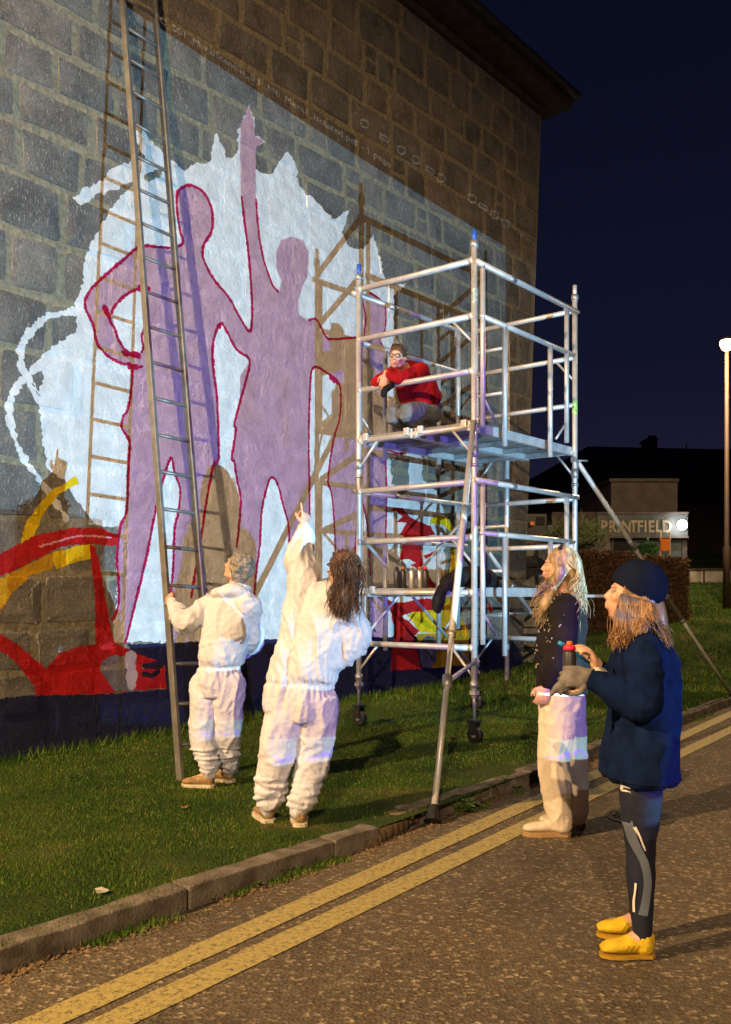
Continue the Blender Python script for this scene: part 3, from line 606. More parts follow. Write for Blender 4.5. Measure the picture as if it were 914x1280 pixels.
# longer tufts along the wall foot and weeds in the gutter
pts = []
for i in range(2600):
    s = random.uniform(-5, 3.5); q = WP+WD*s+WN*abs(random.gauss(0, .05)+.02); pts.append((q.x, q.y))
tag(link('wall_foot_grass', blades(len(pts), np.array(pts), .03, .11, .009, 'wf', M['blade'], .9), M['blade']), 'longer grass left along the foot of the wall', kind='stuff')
M['weed'] = mat('weed_leaf', (.10, .17, .03), .6, 0, .35, 30)
def weed(cx, cy, R, n_, z0):
    b = BM()
    for i in range(n_):
        an = random.uniform(0, 6.28); l = random.uniform(.3, 1)*R; w_ = l*.22; d = V((math.cos(an), math.sin(an), 0)); sd = V((-d.y, d.x, 0)); c = V((cx+random.gauss(0, R*.35), cy+random.gauss(0, R*.35), z0)); up = random.uniform(.2, 1.0)*l
        vs = [b.verts.new(c), b.verts.new(c+d*l*.5+sd*w_+V((0, 0, up*.8))), b.verts.new(c+d*l+V((0, 0, up*.75))), b.verts.new(c+d*l*.5-sd*w_+V((0, 0, up*.8)))]; b.faces.new(vs)
    return b
def dandelion(px, py, R, n_, lab):
    Y = EYE*F/(py-HZ); X = (px-CX)/F*Y; tag(link('weed_plant', weed(X, Y, R, n_, 0), M['weed']), lab, 'weed', 'weeds in the gutter')
dandelion(254, 1122, .075, 40, 'small green weed in the gutter at left, below the first kerb joint'); dandelion(318, 1108, .05, 22, 'thin upright weed against the kerb face, second from the left')
dandelion(360, 1092, .06, 30, 'low weed against the kerb between the upright weed and the stabiliser foot'); dandelion(476, 1045, .05, 20, 'weed sprouting at the broken kerb end'); dandelion(582, 1012, .11, 70, 'bushy weed right of the stabiliser foot'); dandelion(640, 985, .07, 40, 'weed clump beside the kerb left of the blonde woman')
# gutter dirt clods and litter crumbs
N = 5200; Yg = 2.7+rng.random(N)**1.4*9; off = np.abs(rng.normal(0, .055, N)); Xg = np.interp(Yg, rp[:, 1], rp[:, 0])+off*1.2+.01; cl = fbm(Xg, Yg, 2.2); k = cl > -.02-.2*rng.random(N); Xg, Yg = Xg[k], Yg[k]
co = []; tr = []
for x, y in zip(Xg, Yg):
    r = random.uniform(.004, .016); i0 = len(co)
    for dx, dy, dz in ((1, 0, 0), (-.5, .87, 0), (-.5, -.87, 0), (0, 0, .9)): co.append((x+dx*r*random.uniform(.6, 1.3), y+dy*r, rise(y)-.006+dz*r*random.uniform(.5, 1.2)))
    tr += [(i0, i0+1, i0+3), (i0+1, i0+2, i0+3), (i0+2, i0, i0+3)]
M['dirt'] = mat('gutter_dirt', (.17, .115, .06), .95, 0, .5, 30)
tag(link('gutter_dirt', mesh_np('gd', np.array(co), np.array(tr)), M['dirt']), 'crumbled dirt and moss lying in the gutter', kind='stuff')
N = 9000; Yg = 2.7+rng.random(N)**1.4*8; Xg = np.interp(Yg, rp[:, 1], rp[:, 0])+np.abs(rng.normal(0, .05, N))+.02; cl = fbm(Xg, Yg, 1.7); k = cl > .12; xy = np.stack([Xg[k], Yg[k]], 1)
tag(link('gutter_moss', blades(len(xy), xy, .008, .03, .007, 'gm', M['blade'], 1.0, zoff=lambda a_, c_: rise(c_)), M['blade']), 'thin grass growing in the gutter', kind='stuff')
# missing kerb piece: packed earth
b = BM(); 
for i in range(9):
    f = i/8; q = V((.05, 5.02, 0)).lerp(V((.33, 5.55, 0)), f); box(b, q+V((-.06+random.uniform(-.01, .01), .05, .02+random.uniform(-.01, .012))), .16, .16, .09, WD, WN, V((0, 0, 1)), .03)
tag(link('packed_earth', b, M['dirt'], None, True), 'bare packed earth where a kerb stone is missing', kind='structure')
# manhole cover
Y = EYE*F/(1022-HZ); X = (800-CX)/F*Y
mh = thing('manhole_cover', 'round dark iron manhole cover in the road behind the woman in the beanie', 'manhole cover', (X, Y, 0))
b = BM()
tube(b, [(X, Y, -.02), (X, Y, .007)], .185, 40); 
link('lid', b, M['iron'], mh)
b = BM()
for i in range(-7, 8):
    for j in range(-7, 8):
        if math.hypot(i, j)*.023 < .165 and (i+j) % 2 == 0: box(b, (X+i*.023, Y+j*.023, .0095), .017, .017, .006)
tag(link('tread', b, M['iron'], mh), kind='stuff')
b = BM()
for a_ in range(48):
    t0, t1 = a_*math.pi/24, (a_+1)*math.pi/24; 
    q = [b.verts.new((X+math.cos(w_)*r, Y+math.sin(w_)*r, .009)) for w_, r in ((t0, .19), (t1, .19), (t1, .215), (t0, .215))]; b.faces.new(q)
link('rim', b, M['iron'], mh)
# litter
def litter(px, py, kind, m, lab, r=.03, g=False):
    Y = (EYE-.08 if g else EYE)*F/(py-HZ); X = (px-CX)/F*Y; z0 = gz(X, Y)+.012 if g else rise(Y)+.008; b = BM(); n_ = 7
    vs = [b.verts.new((X+math.cos(i*6.28/n_)*r*random.uniform(.6, 1.2), Y+math.sin(i*6.28/n_)*r*random.uniform(.7, 1.3), z0+random.uniform(0, .014))) for i in range(n_)]; c = b.verts.new((X, Y, z0+.004))
    for i in range(n_): b.faces.new((vs[i], vs[(i+1) % n_], c))
    bmesh.ops.solidify(b, geom=b.faces[:], thickness=.0015)
    tag(link(kind, b, m), lab, kind.replace('_', ' '))
litter(127, 1117, 'paper_scrap', M['paper'], 'small pale paper scrap lying on the grass near the left kerb', .035, True)
litter(614, 935, 'fallen_leaf', M['leaf_litter'], 'small orange leaf on the grass right of the front castor', .03, True)
litter(566, 925, 'fallen_leaf', M['dirt'], 'brown twiggy leaf on the grass left of the front castor', .045, True)
litter(862, 901, 'paper_scrap', M['paper'], 'small white scrap on the road beside the kerb at right', .04)
litter(858, 965, 'stone_chip', M['paper'], 'pale stone chip on the asphalt right of the navy fleece', .02)
litter(231, 1008, 'fallen_leaf', M['leaf_litter'], "dead leaf on the grass in front of the climber's shoe", .03, True)
# ------------------------------------------------------------------ ladder
lad_foot, lad_top = wall(-3.50, .03, 1.40), wall(-3.17, 7.0, .09)
lw = .345
lad = thing('ladder', 'long grey metal ladder leaning on the painted wall, held by the grey-haired man', 'ladder', lad_foot)
up = (lad_top-lad_foot); Ll = up.length; ud = up/Ll; side = (WD-ud*WD.dot(ud)).normalized(); fn = side.cross(ud)
lw0 = .335
rail_pts = []
for k in (0, 1):
    a_ = lad_foot+side*lw0*k; c_ = lad_top+side*lw0*k
    b = BM(); box(b, (a_+c_)/2, .028, .062, (c_-a_).length, side, fn, ud, .004)
    rl = link('rail', b, M['ladder'], lad)
    b = BM(); box(b, a_+ud*.02, .036, .07, .05, side, fn, ud, .006); link('foot_cap', b, M['black'], rl)
nr = int(Ll/.30)
for i in range(nr):
    c_ = lad_foot+ud*(.30+i*.30); 
    if i*.30+.3 > Ll-.05: break
    b = BM(); tube(b, [c_+side*.01, c_+side*(lw0-.01)], .0145, 8); r = link('rung', b, M['ladder'], lad, True)
# ------------------------------------------------------------------ scaffold tower
A, B, Cc, D = V((-.065, 8.68, 0)), V((.981, 7.91, 0)), V((2.225, 9.32, 0)), V((1.265, 10.05, 0))
ZR = lambda k: .951+.5*k
ctr = (A+B+Cc+D)/4
tw_ = thing('scaffold_tower', 'aluminium scaffold tower on castors beside the mural, woman in red on its upper deck', 'scaffold tower', (ctr.x, ctr.y, .06))
TR = .028
def at(p, z): return V((p.x, p.y, z))
def tb(name, p, q, r=TR, m='alu', parent=None, seg=12):
    return link(name, tube(BM(), [p, q], r, seg), M[m], parent or tw_, True)
def collar(p, parent, r=TR*1.35, h=.06, m='alu_dull', d=V((0, 0, 1))):
    return link('collar', tube(BM(), [p-d*h/2, p+d*h/2], r, 12), M[m], parent, True)
posts = {}
for nm, p, zt, zb_ in (('A', A, 4.70, .50), ('B', B, 4.72, .50), ('C', Cc, 4.72, .5), ('D', D, 4.60, .55)):
    po = tb('post', at(p, zb_), at(p, zt-.12)); posts[nm] = po
    link('spigot', tube(BM(), [at(p, zt-.12), at(p, zt)], TR*.82, 12), M['blue_cap' if nm in 'AB' else 'alu'], po, True)
    collar(at(p, zt-.13), po)
    collar(at(p, 2.72), po, h=.10); collar(at(p, 2.60), po, h=.03); collar(at(p, .62), po, h=.05)
    # castor: screw jack, fork, wheel
    zg = gz(p.x, p.y)
    cs = thing_c = link('castor', tube(BM(), [at(p, zg+.20), at(p, .60)], .0155, 10), M['steel_grey'], tw_, True)
    link('jack_nut', tube(BM(), [at(p, .53), at(p, .565)], .05, 6), M['steel_grey'], cs)
    b = BM(); box(b, at(p, zg+.195), .10, .10, .02, WD, WN, V((0, 0, 1)), .004)
    for sg in (-1, 1): box(b, at(p, zg+.135)+WD*.036*sg, .008, .075, .12, WD, WN, V((0, 0, 1)))
    link('fork', b, M['black'], cs)
    b = BM(); wc = at(p, zg+.075)+WN*.01; tube(b, [wc-WD*.027, wc-WD*.02, wc+WD*.02, wc+WD*.027], [.066, .075, .075, .066], 24); wh = link('wheel', b, M['black'], cs)
    b = BM(); tube(b, [wc-WD*.031, wc+WD*.031], .026, 12); link('hub', b, M['steel_grey'], cs)
# end frames A-B and D-C : rungs every half metre, knee braces, inner ladder stile
def fr_pt(p, q, t, z): v = p.lerp(q, t); return V((v.x, v.y, z))
for p, q in ((A, B), (D, Cc)):
    for k in range(8):
        rg = tb('frame_rung', fr_pt(p, q, .01, ZR(k)), fr_pt(p, q, .99, ZR(k)), TR*(1.0 if (p is A) else .95))
        if p is A:
            for t_ in (.018, .982): collar(fr_pt(p, q, t_, ZR(k)), rg, TR*1.3, .03, 'alu', (q-p).normalized())
    for z0, z1 in ((ZR(4)-.02, ZR(4)-.26), (ZR(0)-.02, ZR(0)-.26)):
        tb('knee_brace', fr_pt(p, q, .17, z0), fr_pt(p, q, .01, z1), .0125); tb('knee_brace', fr_pt(p, q, .83, z0), fr_pt(p, q, .99, z1), .0125)
    tb('knee_brace', fr_pt(p, q, .83, ZR(6)-.02), fr_pt(p, q, .99, ZR(6)-.24), .0125); tb('knee_brace', fr_pt(p, q, .83, ZR(2)-.02), fr_pt(p, q, .99, ZR(2)-.24), .0125)
tb('ladder_stile', fr_pt(D, Cc, .33, .48), fr_pt(D, Cc, .33, ZR(7)), TR*.95); 
for k in range(14): 
    if k % 2: tb('ladder_rung', fr_pt(D, Cc, .01, .951+.25*k), fr_pt(D, Cc, .33, .951+.25*k), TR*.7)
# guard panels along B-C and A-D (two lifts)
def guard(p, q, zb, inn=.03):
    off = ((ctr-(p+q)/2)); off.z = 0; off = off.normalized()*(-.045)
    g0 = lambda t, z: fr_pt(p, q, t, z)+off
    pan = tb('guard_rail', g0(-.02, zb+1.44), g0(.985, zb+1.44), TR*.95)
    collar(g0(.30, zb+1.44), pan, TR*1.05, .10, 'alu_dull', (q-p).normalized())
    tb('guard_rail', g0(.02, zb+.97), g0(.94, zb+.97), TR*.9)
    tb('guard_stile', g0(.035, zb-.04), g0(.035, zb+1.44), TR*.9); tb('guard_stile', g0(.86, zb+.03), g0(.86, zb+1.42), TR*.9)
    tb('guard_stile', g0(.23, zb-.16), g0(.23, zb+.97), TR*.9); tb('guard_stile', g0(.68, zb-.16), g0(.68, zb+.97), TR*.9)
    b = BM(); box(b, g0(.86, zb+1.38)+(p-q).normalized()*.0+V((0, 0, .02)), .10, .012, .10, (q-p).normalized(), off.normalized(), V((0, 0, 1)), .003); link('gusset_plate', b, M['alu'], tw_)
    tb('knee_brace', g0(.74, zb+.04), g0(.86, zb+.24), .0125); tb('knee_brace', g0(.15, zb+.04), g0(.04, zb+.24), .0125)
    return pan
for zb in (2.98, 1.02): guard(B, Cc, zb); guard(A, D, zb)
tb('plan_brace', at(B, .83)+V((.03, .02, 0)), fr_pt(A, D, .95, .83), TR*.8)
tb('diagonal_brace', fr_pt(A, D, .02, .98), fr_pt(A, D, .98, 2.44), .016); tb('diagonal_brace', fr_pt(A, D, .98, .60), fr_pt(A, D, .02, 2.0), .016)
# decks
def deck(t0, t1, z, name='deck', w0=.0, w1=1.0, hatch=False):
    """a platform board unit spanning B->C direction, t across A->B"""
    e0 = lambda t, u: (A.lerp(B, t)).lerp(D.lerp(Cc, t), u)
    b = BM(); c = [e0(t0, w0), e0(t1, w0), e0(t1, w1), e0(t0, w1)]
    lo = [b.verts.new(at(p, z)) for p in c]; hi = [b.verts.new(at(p, z+.016)) for p in c]
    b.faces.new(lo[::-1]); b.faces.new(hi)
    for k in range(4): b.faces.new((lo[k], lo[(k+1) % 4], hi[(k+1) % 4], hi[k]))
    dk = link(name, b, M['wood'], tw_)
    for t in (t0, t1):
        p, q = e0(t, w0-.015), e0(t, w1+.015); dd = (q-p).normalized(); nn = V((-dd.y, dd.x, 0))
        b = BM(); box(b, at((p+q)/2, z-.022), (q-p).length, .022, .085, dd, nn, V((0, 0, 1)), .003); sb_ = link('side_beam', b, M['alu'], dk)
        for sg in (-1, 1): b = BM(); box(b, at((p+q)/2, z-.022+sg*.041), (q-p).length-.004, .040, .006, dd, nn, V((0, 0, 1))); link('flange', b, M['alu'], sb_)
    for u in (.02, .25, .5, .75, .98):
        p, q = e0(t0, w0+(w1-w0)*u), e0(t1, w0+(w1-w0)*u); dd = (q-p).normalized(); nn = V((-dd.y, dd.x, 0))
        b = BM(); box(b, at((p+q)/2, z-.028), (q-p).length-.03, .03, .045, dd, nn); link('cross_beam', b, M['alu_dull'], dk)
    for u, t in ((w0-.012, t0+.04), (w0-.012, t1-.04), (w1+.012, t0+.04), (w1+.012, t1-.04)):
        p = e0(t, u); b = BM(); box(b, at(p, z+.0), .035, .06, .075, WD, WN, V((0, 0, 1)), .008); link('hook', b, M['alu'], dk)
    return dk
deck(.04, .49, ZR(4)+.028); deck(.53, .97, ZR(4)+.028); deck(.10, .90, ZR(1)+.028)
# stabilisers
def stabiliser(p, ztop, foot, zlow, rub=True):
    a_ = at(p, ztop)+(foot-at(p, 0)).normalized()*.05; a_.z = ztop; f = foot
    st = link('stabiliser', tube(BM(), [a_, a_.lerp(f, .62)], .0265, 14), M['alu'], tw_, True)
    link('inner_tube', tube(BM(), [a_.lerp(f, .60), f+(a_-f).normalized()*.06], .021, 12), M['alu'], st, True)
    d = (f-a_).normalized(); collar(a_.lerp(f, .62), st, .031, .04, 'alu_dull', d); collar(a_.lerp(f, .30), st, .0285, .16, 'alu_dull', d)
    b = BM(); tube(b, [f+V((0, 0, 0)), f-d*.05, f-d*.11], [.058, .045, .03], 10); link('rubber_foot', b, M['black'], st)
    b = BM(); box(b, at(p, ztop), .09, .06, .05, d, V((-d.y, d.x, 0)).normalized(), V((0, 0, 1)), .008); link('coupler', b, M['alu_dull'], st)
    # horizontal arm
    k = (zlow-a_.z)/(f.z-a_.z); q = a_.lerp(f, k); pp = at(p, zlow); link('arm', tube(BM(), [pp, q], .018, 10), M['alu'], st, True); link('arm_clamp', tube(BM(), [q-d*.05, q+d*.05], .036, 10), M['alu_dull'], st, True)
    return st
Y1 = 5.50
stabiliser(B, 2.98, V(((541-CX)/F*5.46, 5.46, .012)), .82)
fC = V((4.93, 11.75, .06)); stabiliser(Cc, 2.85, fC, 1.42)
tb('handle', at(Cc, 2.86), at(Cc, 2.86)+V((.14, .02, .0)), .01, 'alu_dull')
stabiliser(D, 2.1, wall(4.3, gz(*wall(4.3, 0, 1.0).xy)+.02, .5), 1.2)
# small printed labels on the tubes
for p, z in ((B, 4.05), (Cc, 3.35)):
    b = BM(); tube(b, [at(p, z), at(p, z+.14)], TR+.0012, 12, cap=False); o = link('printed_band', b, mat('label_print', (.35, .38, .34) if p is B else (.35, .6, .2), .5, 0, .5, 60), tw_, True)
# spray cans on lower deck
dz = ZR(1)+.028+.016
def spray_can(px, cap, body, Yc=8.66):
    X = (px-CX)/F*Yc; z0 = dz
    o = thing('spray_can', 'x', 'spray can', (X, Yc, z0), 'spray cans on the lower deck')
    link('can_body', tube(BM(), [(X, Yc, z0), (X, Yc, z0+.006), (X, Yc, z0+.165), (X, Yc, z0+.18), (X, Yc, z0+.188)], [.029, .0315, .0315, .024, .018], 16), M[body], o, True)
    link('cap', tube(BM(), [(X, Yc, z0+.188), (X, Yc, z0+.21), (X, Yc, z0+.214)], [.02, .017, .012], 12), M[cap], o, True); return o
cans = [(496, 'can_black', 'can_black', 'black spray can with black cap, leftmost on the lower scaffold deck'), (504, 'orange', 'can_black', 'dark spray can with orange cap on the lower deck, second from the left'), (515, 'can', 'can', 'pale silver spray can in the middle of the lower deck row'),
        (525, 'orange', 'can', 'silver spray can with orange cap on the lower deck, second from the right'), (532, 'pink', 'can_black', 'dark spray can with pink cap, rightmost of the row on the lower deck')]
for i, (x, c_, bd, lb) in enumerate(cans):
    o = spray_can(x, c_, bd, 8.62+.04*(i % 2)); o['label'] = lb
# ------------------------------------------------------------------ lamps of the street
def lantern(base, top, m, glow, lab, arm=None, vis=True):
    o = thing('street_lamp', lab, 'street lamp', base)
    H_ = top.z-base.z
    link('post', tube(BM(), [base, base+V((0, 0, H_*.24)), base+V((0, 0, H_*.245)), V((top.x, top.y, top.z-.18))], [.085, .08, .055, .04], 16), M[m], o, True)
    b = BM(); box(b, base+V((0, 0, 1.0)), .012, .12, .45, V((0, 1, 0)), V((1, 0, 0))); link('access_door', b, M[m], o)
    hd = link('lamp_head', tube(BM(), [top+V((0, 0, .16)), top+V((0, 0, .15)), top+V((0, 0, .09))], [.06, .13, .15], 20), M['steel_grey'], o, True)
    link('lamp_lens', tube(BM(), [top+V((0, 0, .088)), top+V((0, 0, -.0)), top+V((0, 0, -.12)), top+V((0, 0, -.15))], [.14, .155, .10, .04], 20), mat('lit_lamp_lens', (.8, .8, .8), .4, emit=(glow[0], glow[1])), o, True)
    return o
FP, FW, FCOL = FARLAMP
lantern(V((8.24, 20, gz(8.24, 20)-.05)), FP, 'rust_post', ((1, .66, .30), 9), 'tall street lamp with a bright warm lantern standing on the grass bank at right')
SP, SW, SC = STREET
lantern(V((SP.x, SP.y, 0)), SP, 'rust_post', ((1, .78, .5), 60), 'street lamp standing behind the photographer, outside the picture')
S2P, S2W, S2C = STREET2
lantern(V((S2P.x, S2P.y, 0)), S2P, 'rust_post', ((1, .78, .5), 60), 'further street lamp down the road behind the photographer, outside the picture')
def lampspot(name, p, W_, col, r=.12):
    """cut-off street lantern: light goes down and out, hardly above the horizontal"""
    l = bpy.data.lights.new(name, 'SPOT'); l.energy = W_; l.color = col; l.shadow_soft_size = r; l.spot_size = math.radians(178); l.spot_blend = .13; o = bpy.data.objects.new(name, l); o.location = p; C.objects.link(o); return o
def point(name, p, W_, col, r=.12):
    l = bpy.data.lights.new(name, 'POINT'); l.energy = W_; l.color = col; l.shadow_soft_size = r; o = bpy.data.objects.new(name, l); o.location = p; C.objects.link(o); return o
lampspot('street_light', SP+V((.28, .2, -.2)), SW, SC, .08); lampspot('second_street_light', S2P+V((.1, .3, -.2)), S2W, S2C, .08); lampspot('far_street_light', FP+V((-.3, -.72, -.12)), FW, FCOL, .08)
# projector on a tripod
pj = thing('projector', 'small digital projector on a tripod throwing the slide onto the wall, outside the picture', 'projector', (PROJ.x, PROJ.y, 0))
pc = PROJ-PF*.17; pc.z -= .0
b = BM(); box(b, pc, .30, .24, .10, PR, PF, PU, .012); link('casing', b, M['can'], pj)
b = BM(); tube(b, [PROJ-PF*.05, PROJ-PF*.02], .035, 20); link('lens', b, M['black'], pj)
for k in range(3):
    a_ = k*2.094+.4; link('tripod_leg', tube(BM(), [pc-V((0, 0, .06)), V((pc.x+math.cos(a_)*.3, pc.y+math.sin(a_)*.3, 0.01))], .012, 8), M['black'], pj, True)
l = bpy.data.lights.new('projector_beam', 'SPOT'); l.energy = PROJ_POWER; l.spot_size = math.radians(130); l.spot_blend = 0; l.shadow_soft_size = .004; l.use_nodes = True
t = l.node_tree; L = t.links.new; em = t.nodes['Emission']
g_ = nd(t, 'ShaderNodeNewGeometry'); inc = g_.outputs['Incoming']
def dot_(v_):
    n_ = nd(t, 'ShaderNodeVectorMath', operation='DOT_PRODUCT'); L(inc, n_.inputs[0]); n_.inputs[1].default_value = v_; return n_.outputs['Value']
def mth(op, a_, b_):
    n_ = nd(t, 'ShaderNodeMath', operation=op)
    for i, q in enumerate((a_, b_)):
        if isinstance(q, (int, float)): n_.inputs[i].default_value = q
        else: L(q, n_.inputs[i])
    return n_.outputs[0]
k_ = dot_(PF); u_ = mth('DIVIDE', mth('SUBTRACT', mth('DIVIDE', dot_(PR), k_), U0), U1-U0); v_ = mth('DIVIDE', mth('SUBTRACT', mth('DIVIDE', dot_(PU), k_), V0), V1-V0)
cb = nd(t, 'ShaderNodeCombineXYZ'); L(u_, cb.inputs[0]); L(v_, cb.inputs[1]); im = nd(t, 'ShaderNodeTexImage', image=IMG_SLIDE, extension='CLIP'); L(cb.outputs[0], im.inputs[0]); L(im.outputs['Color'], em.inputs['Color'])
o = bpy.data.objects.new('projector_beam', l); o.location = PROJ; o.rotation_euler = PF.to_track_quat('-Z', 'Y').to_euler(); C.objects.link(o)
# ------------------------------------------------------------------ background at the right
# hedge
hp0, hp1 = V((2.45, 14.6, 0)), V((6.62, 18.0, 0)); hd_ = (hp1-hp0).normalized(); hn = V((hd_.y, -hd_.x, 0)); HL = (hp1-hp0).length
hedge = thing('hedge', 'clipped brown hedge with a rounded right end behind the scaffold', 'hedge', hp0+V((0, 0, .2)))
b = BM(); 
nu, nv = 60, 26; grid = []
for i in range(nu+1):
    t_ = i/nu; c = hp0.lerp(hp1, t_); zb = gz(c.x, c.y)-.15; zt = 2.27+(2.16-2.27)*t_; endk = 1-max(0, (t_-.965)/.035)**2*.35; row_ = []
    for j in range(nv+1):
        s_ = j/nv*3      # front up, over the top, back down
        if s_ < 1: q = c+V((0, 0, zb+(zt-.0-zb)*s_*endk)); 
        elif s_ < 2: q = c-hn*.9*(s_-1)+V((0, 0, zb+(zt-zb)*endk))
        else: q = c-hn*.9+V((0, 0, zb+(zt-zb)*(3-s_)*endk))
        q += noise.noise_vector(q*3.2)*.05+noise.noise_vector(q*11)*.03
        row_.append(b.verts.new(q))
    grid.append(row_)
for i in range(nu):
    for j in range(nv): b.faces.new((grid[i][j], grid[i+1][j], grid[i+1][j+1], grid[i][j+1]))
b.faces.new([grid[-1][j] for j in range(nv+1)])
M['hedge'] = mat('brown_hedge_twigs', (.085, .048, .022), .95, 0, .4, 8, 1, 50, .04)
link('hedge_body', b, M['hedge'], hedge, True)
co = []; N = 34000
for i in range(N):
    t_ = random.random(); s_ = random.random(); c = hp0.lerp(hp1, t_); zb = gz(c.x, c.y); zt = 2.27-.11*t_; 
    q = c+V((0, 0, zb+(zt-zb)*s_)) if random.random() < .75 else c-hn*.9*random.random()+V((0, 0, zt))
    q += noise.noise_vector(q*3.2)*.05; r = random.uniform(.012, .03)
    for k in range(3): co.append(q+V((random.gauss(0, r), random.gauss(0, r), random.gauss(0, r)))+hn*random.uniform(-.01, .035))
M['hedge_leaf'] = mat('brown_leaf', (.12, .066, .028), .9, 0, .45, 14)
tag(link('leaves', mesh_np('hl', np.array([tuple(c) for c in co]), np.arange(N*3).reshape(-1, 3)), M['hedge_leaf'], hedge), kind='stuff')
# shop / yard building with the PRINTFIELD board
def pxbox(name, x0, y0, x1, y1, Y, dep, m, parent, bev=0):
    a_, c_ = P(x0, y0, Y), P(x1, y1, Y); b = BM(); box(b, V(((a_.x+c_.x)/2, Y+dep/2, (a_.z+c_.z)/2)), abs(c_.x-a_.x), dep, abs(a_.z-c_.z), bev=bev); return link(name, b, M[m], parent)
shop = thing('shop_building', 'low pale building under the PRINTFIELD board with a grey box roof storey', 'building', P(800, 720, 28))
pxbox('wall', 746, 674, 859, 760, 28.0, 5, 'shop_paint', shop); pxbox('roof_box', 764, 601, 847, 645, 29.0, 4, 'render', shop); pxbox('coping', 762, 598, 849, 602, 28.9, 4.2, 'fascia', shop)
wn_ = pxbox('window', 766, 673, 792, 690, 27.94, .05, 'glass', shop)
for (x0, y0, x1, y1) in ((766, 671.5, 793, 673), (766, 689, 793, 690.5), (765, 672, 767, 690), (792, 672, 794, 690)): pxbox('window_frame', x0, y0, x1, y1, 27.9, .08, 'render', wn_)
pxbox('door', 806, 676, 826, 700, 27.94, .05, 'sign_paint', shop); pxbox('corner_post', 853, 672, 859, 720, 27.9, .1, 'render', shop)
pxbox('side_wall', 690, 640, 748, 700, 29.5, 3, 'render', shop)
sign = thing('shop_sign', 'dark painted board with pale block capitals reading PRINTFIELD', 'sign', P(805, 656, 27.8))
pxbox('board', 747, 641, 860, 672, 27.75, .1, 'sign_paint', sign); pxbox('board_trim', 746, 640, 861, 642.5, 27.7, .16, 'render', sign); pxbox('board_trim', 746, 670, 861, 672.5, 27.7, .16, 'render', sign)
def text_obj(s, p, size, m, parent, name='letter', rx=90, rz=0, ext=.01, sxy=1):
    cu = bpy.data.curves.new(name, 'FONT'); cu.body = s; cu.size = size; cu.extrude = ext; cu.offset = size*.028; cu.resolution_u = 3; to = bpy.data.objects.new(name, cu); C.objects.link(to)
    dg = bpy.context.evaluated_depsgraph_get(); dg.update(); me = bpy.data.meshes.new_from_object(to.evaluated_get(dg)); bpy.data.objects.remove(to)
    me.transform(Matrix.Translation(p) @ Matrix.Rotation(math.radians(rz), 4, 'Z') @ Matrix.Rotation(math.radians(rx), 4, 'X') @ Matrix.Diagonal((sxy, 1, 1, 1))); return link(name, me, M[m], parent)
xx = 751
for ch, wd_ in zip('PRINTFIELDS', (9, 9.5, 4.5, 9.5, 8.5, 7.5, 4.5, 8, 7.5, 8.5, 7)):
    if ch == 'S': break
    text_obj(ch, P(xx, 665, 27.72), .52, 'letter', sign, sxy=.78); xx += wd_+.9
# floodlight
fl = thing('floodlight', 'small glaring white floodlight on the right end of the shop sign', 'floodlight', P(853, 656, 27.6))
b = BM(); box(b, P(853, 656, 27.58), .26, .12, .22, bev=.02); link('housing', b, M['black'], fl)
b = BM(); tube(b, [P(853, 656, 27.50), P(853, 656, 27.46)], .15, 20); link('lit_lens', b, mat('flood_lens', (.9, .9, .9), .4, emit=((1, .95, .88), 150)), fl)
FP2 = P(853, 657, 27.25); point('flood_light', FP2, FLOOD[1], FLOOD[2], .1)
# step ladder with orange rag
sl = thing('step_ladder', 'small stepladder with an orange board standing in front of the shop', 'stepladder', P(831, 700, 27))
for x in (825, 838): link('rail', tube(BM(), [P(x+(1 if x < 830 else -1), 666, 27.2), P(x, 704, 27)], .03, 6), M['tan_sole'], sl)
for y in (672, 678, 684, 690, 696): link('rung', tube(BM(), [P(826, y, 27.1), P(837, y, 27.1)], .02, 6), M['tan_sole'], sl)
b = BM(); box(b, P(831, 681, 27.02), .26, .04, .36); link('orange_board', b, M['orange'], sl)
# dark house behind
house = thing('dark_house', 'long dark house roof with a chimney against the night sky', 'house', P(830, 720, 48))
b = BM()
def pv(x, y, Y): return b.verts.new(P(x, y, Y))
q = [pv(640, 612, 44), pv(735, 558, 50), pv(1110, 566, 50), pv(1180, 640, 44)]; b.faces.new(q)
q2 = [pv(640, 612, 56), pv(735, 558, 50.01), pv(1110, 566, 50.01), pv(1180, 640, 56)]; b.faces.new(q2[::-1]); b.faces.new((q[0], q2[0], q2[1], q[1])); b.faces.new((q[2], q2[2], q2[3], q[3]))
M['roof_dark'] = mat('dark_slate_roof', (.018, .014, .014), .8, 0, .3, 1.5); link('roof', b, M['roof_dark'], house)
b = BM(); a_, c_ = P(640, 614, 44.3), P(1180, 800, 44.3); box(b, V(((a_.x+c_.x)/2, 50, (a_.z+c_.z)/2)), abs(c_.x-a_.x), 11, abs(a_.z-c_.z)); link('wall', b, M['dark_wall'], house)
ch_ = pxbox('chimney', 810, 549, 822, 564, 49.5, 1.2, 'dark_wall', house); pxbox('chimney_cap', 809, 547.5, 823, 550, 49.4, 1.4, 'dark_wall', ch_)
for x in (813, 818): link('chimney_pot', tube(BM(), [P(x, 547.6, 50), P(x, 544.5, 50)], .12, 8), M['dark_wall'], ch_)
link('aerial', tube(BM(), [P(858, 563, 50), P(858, 555, 50)], .04, 5), M['dark_wall'], house)
link('ridge_cable', tube(BM(), catmull([P(835, 566, 46), P(860, 574, 46), P(897, 584, 46), P(930, 590, 46)], 4), .02, 5), M['tan_sole'], house)
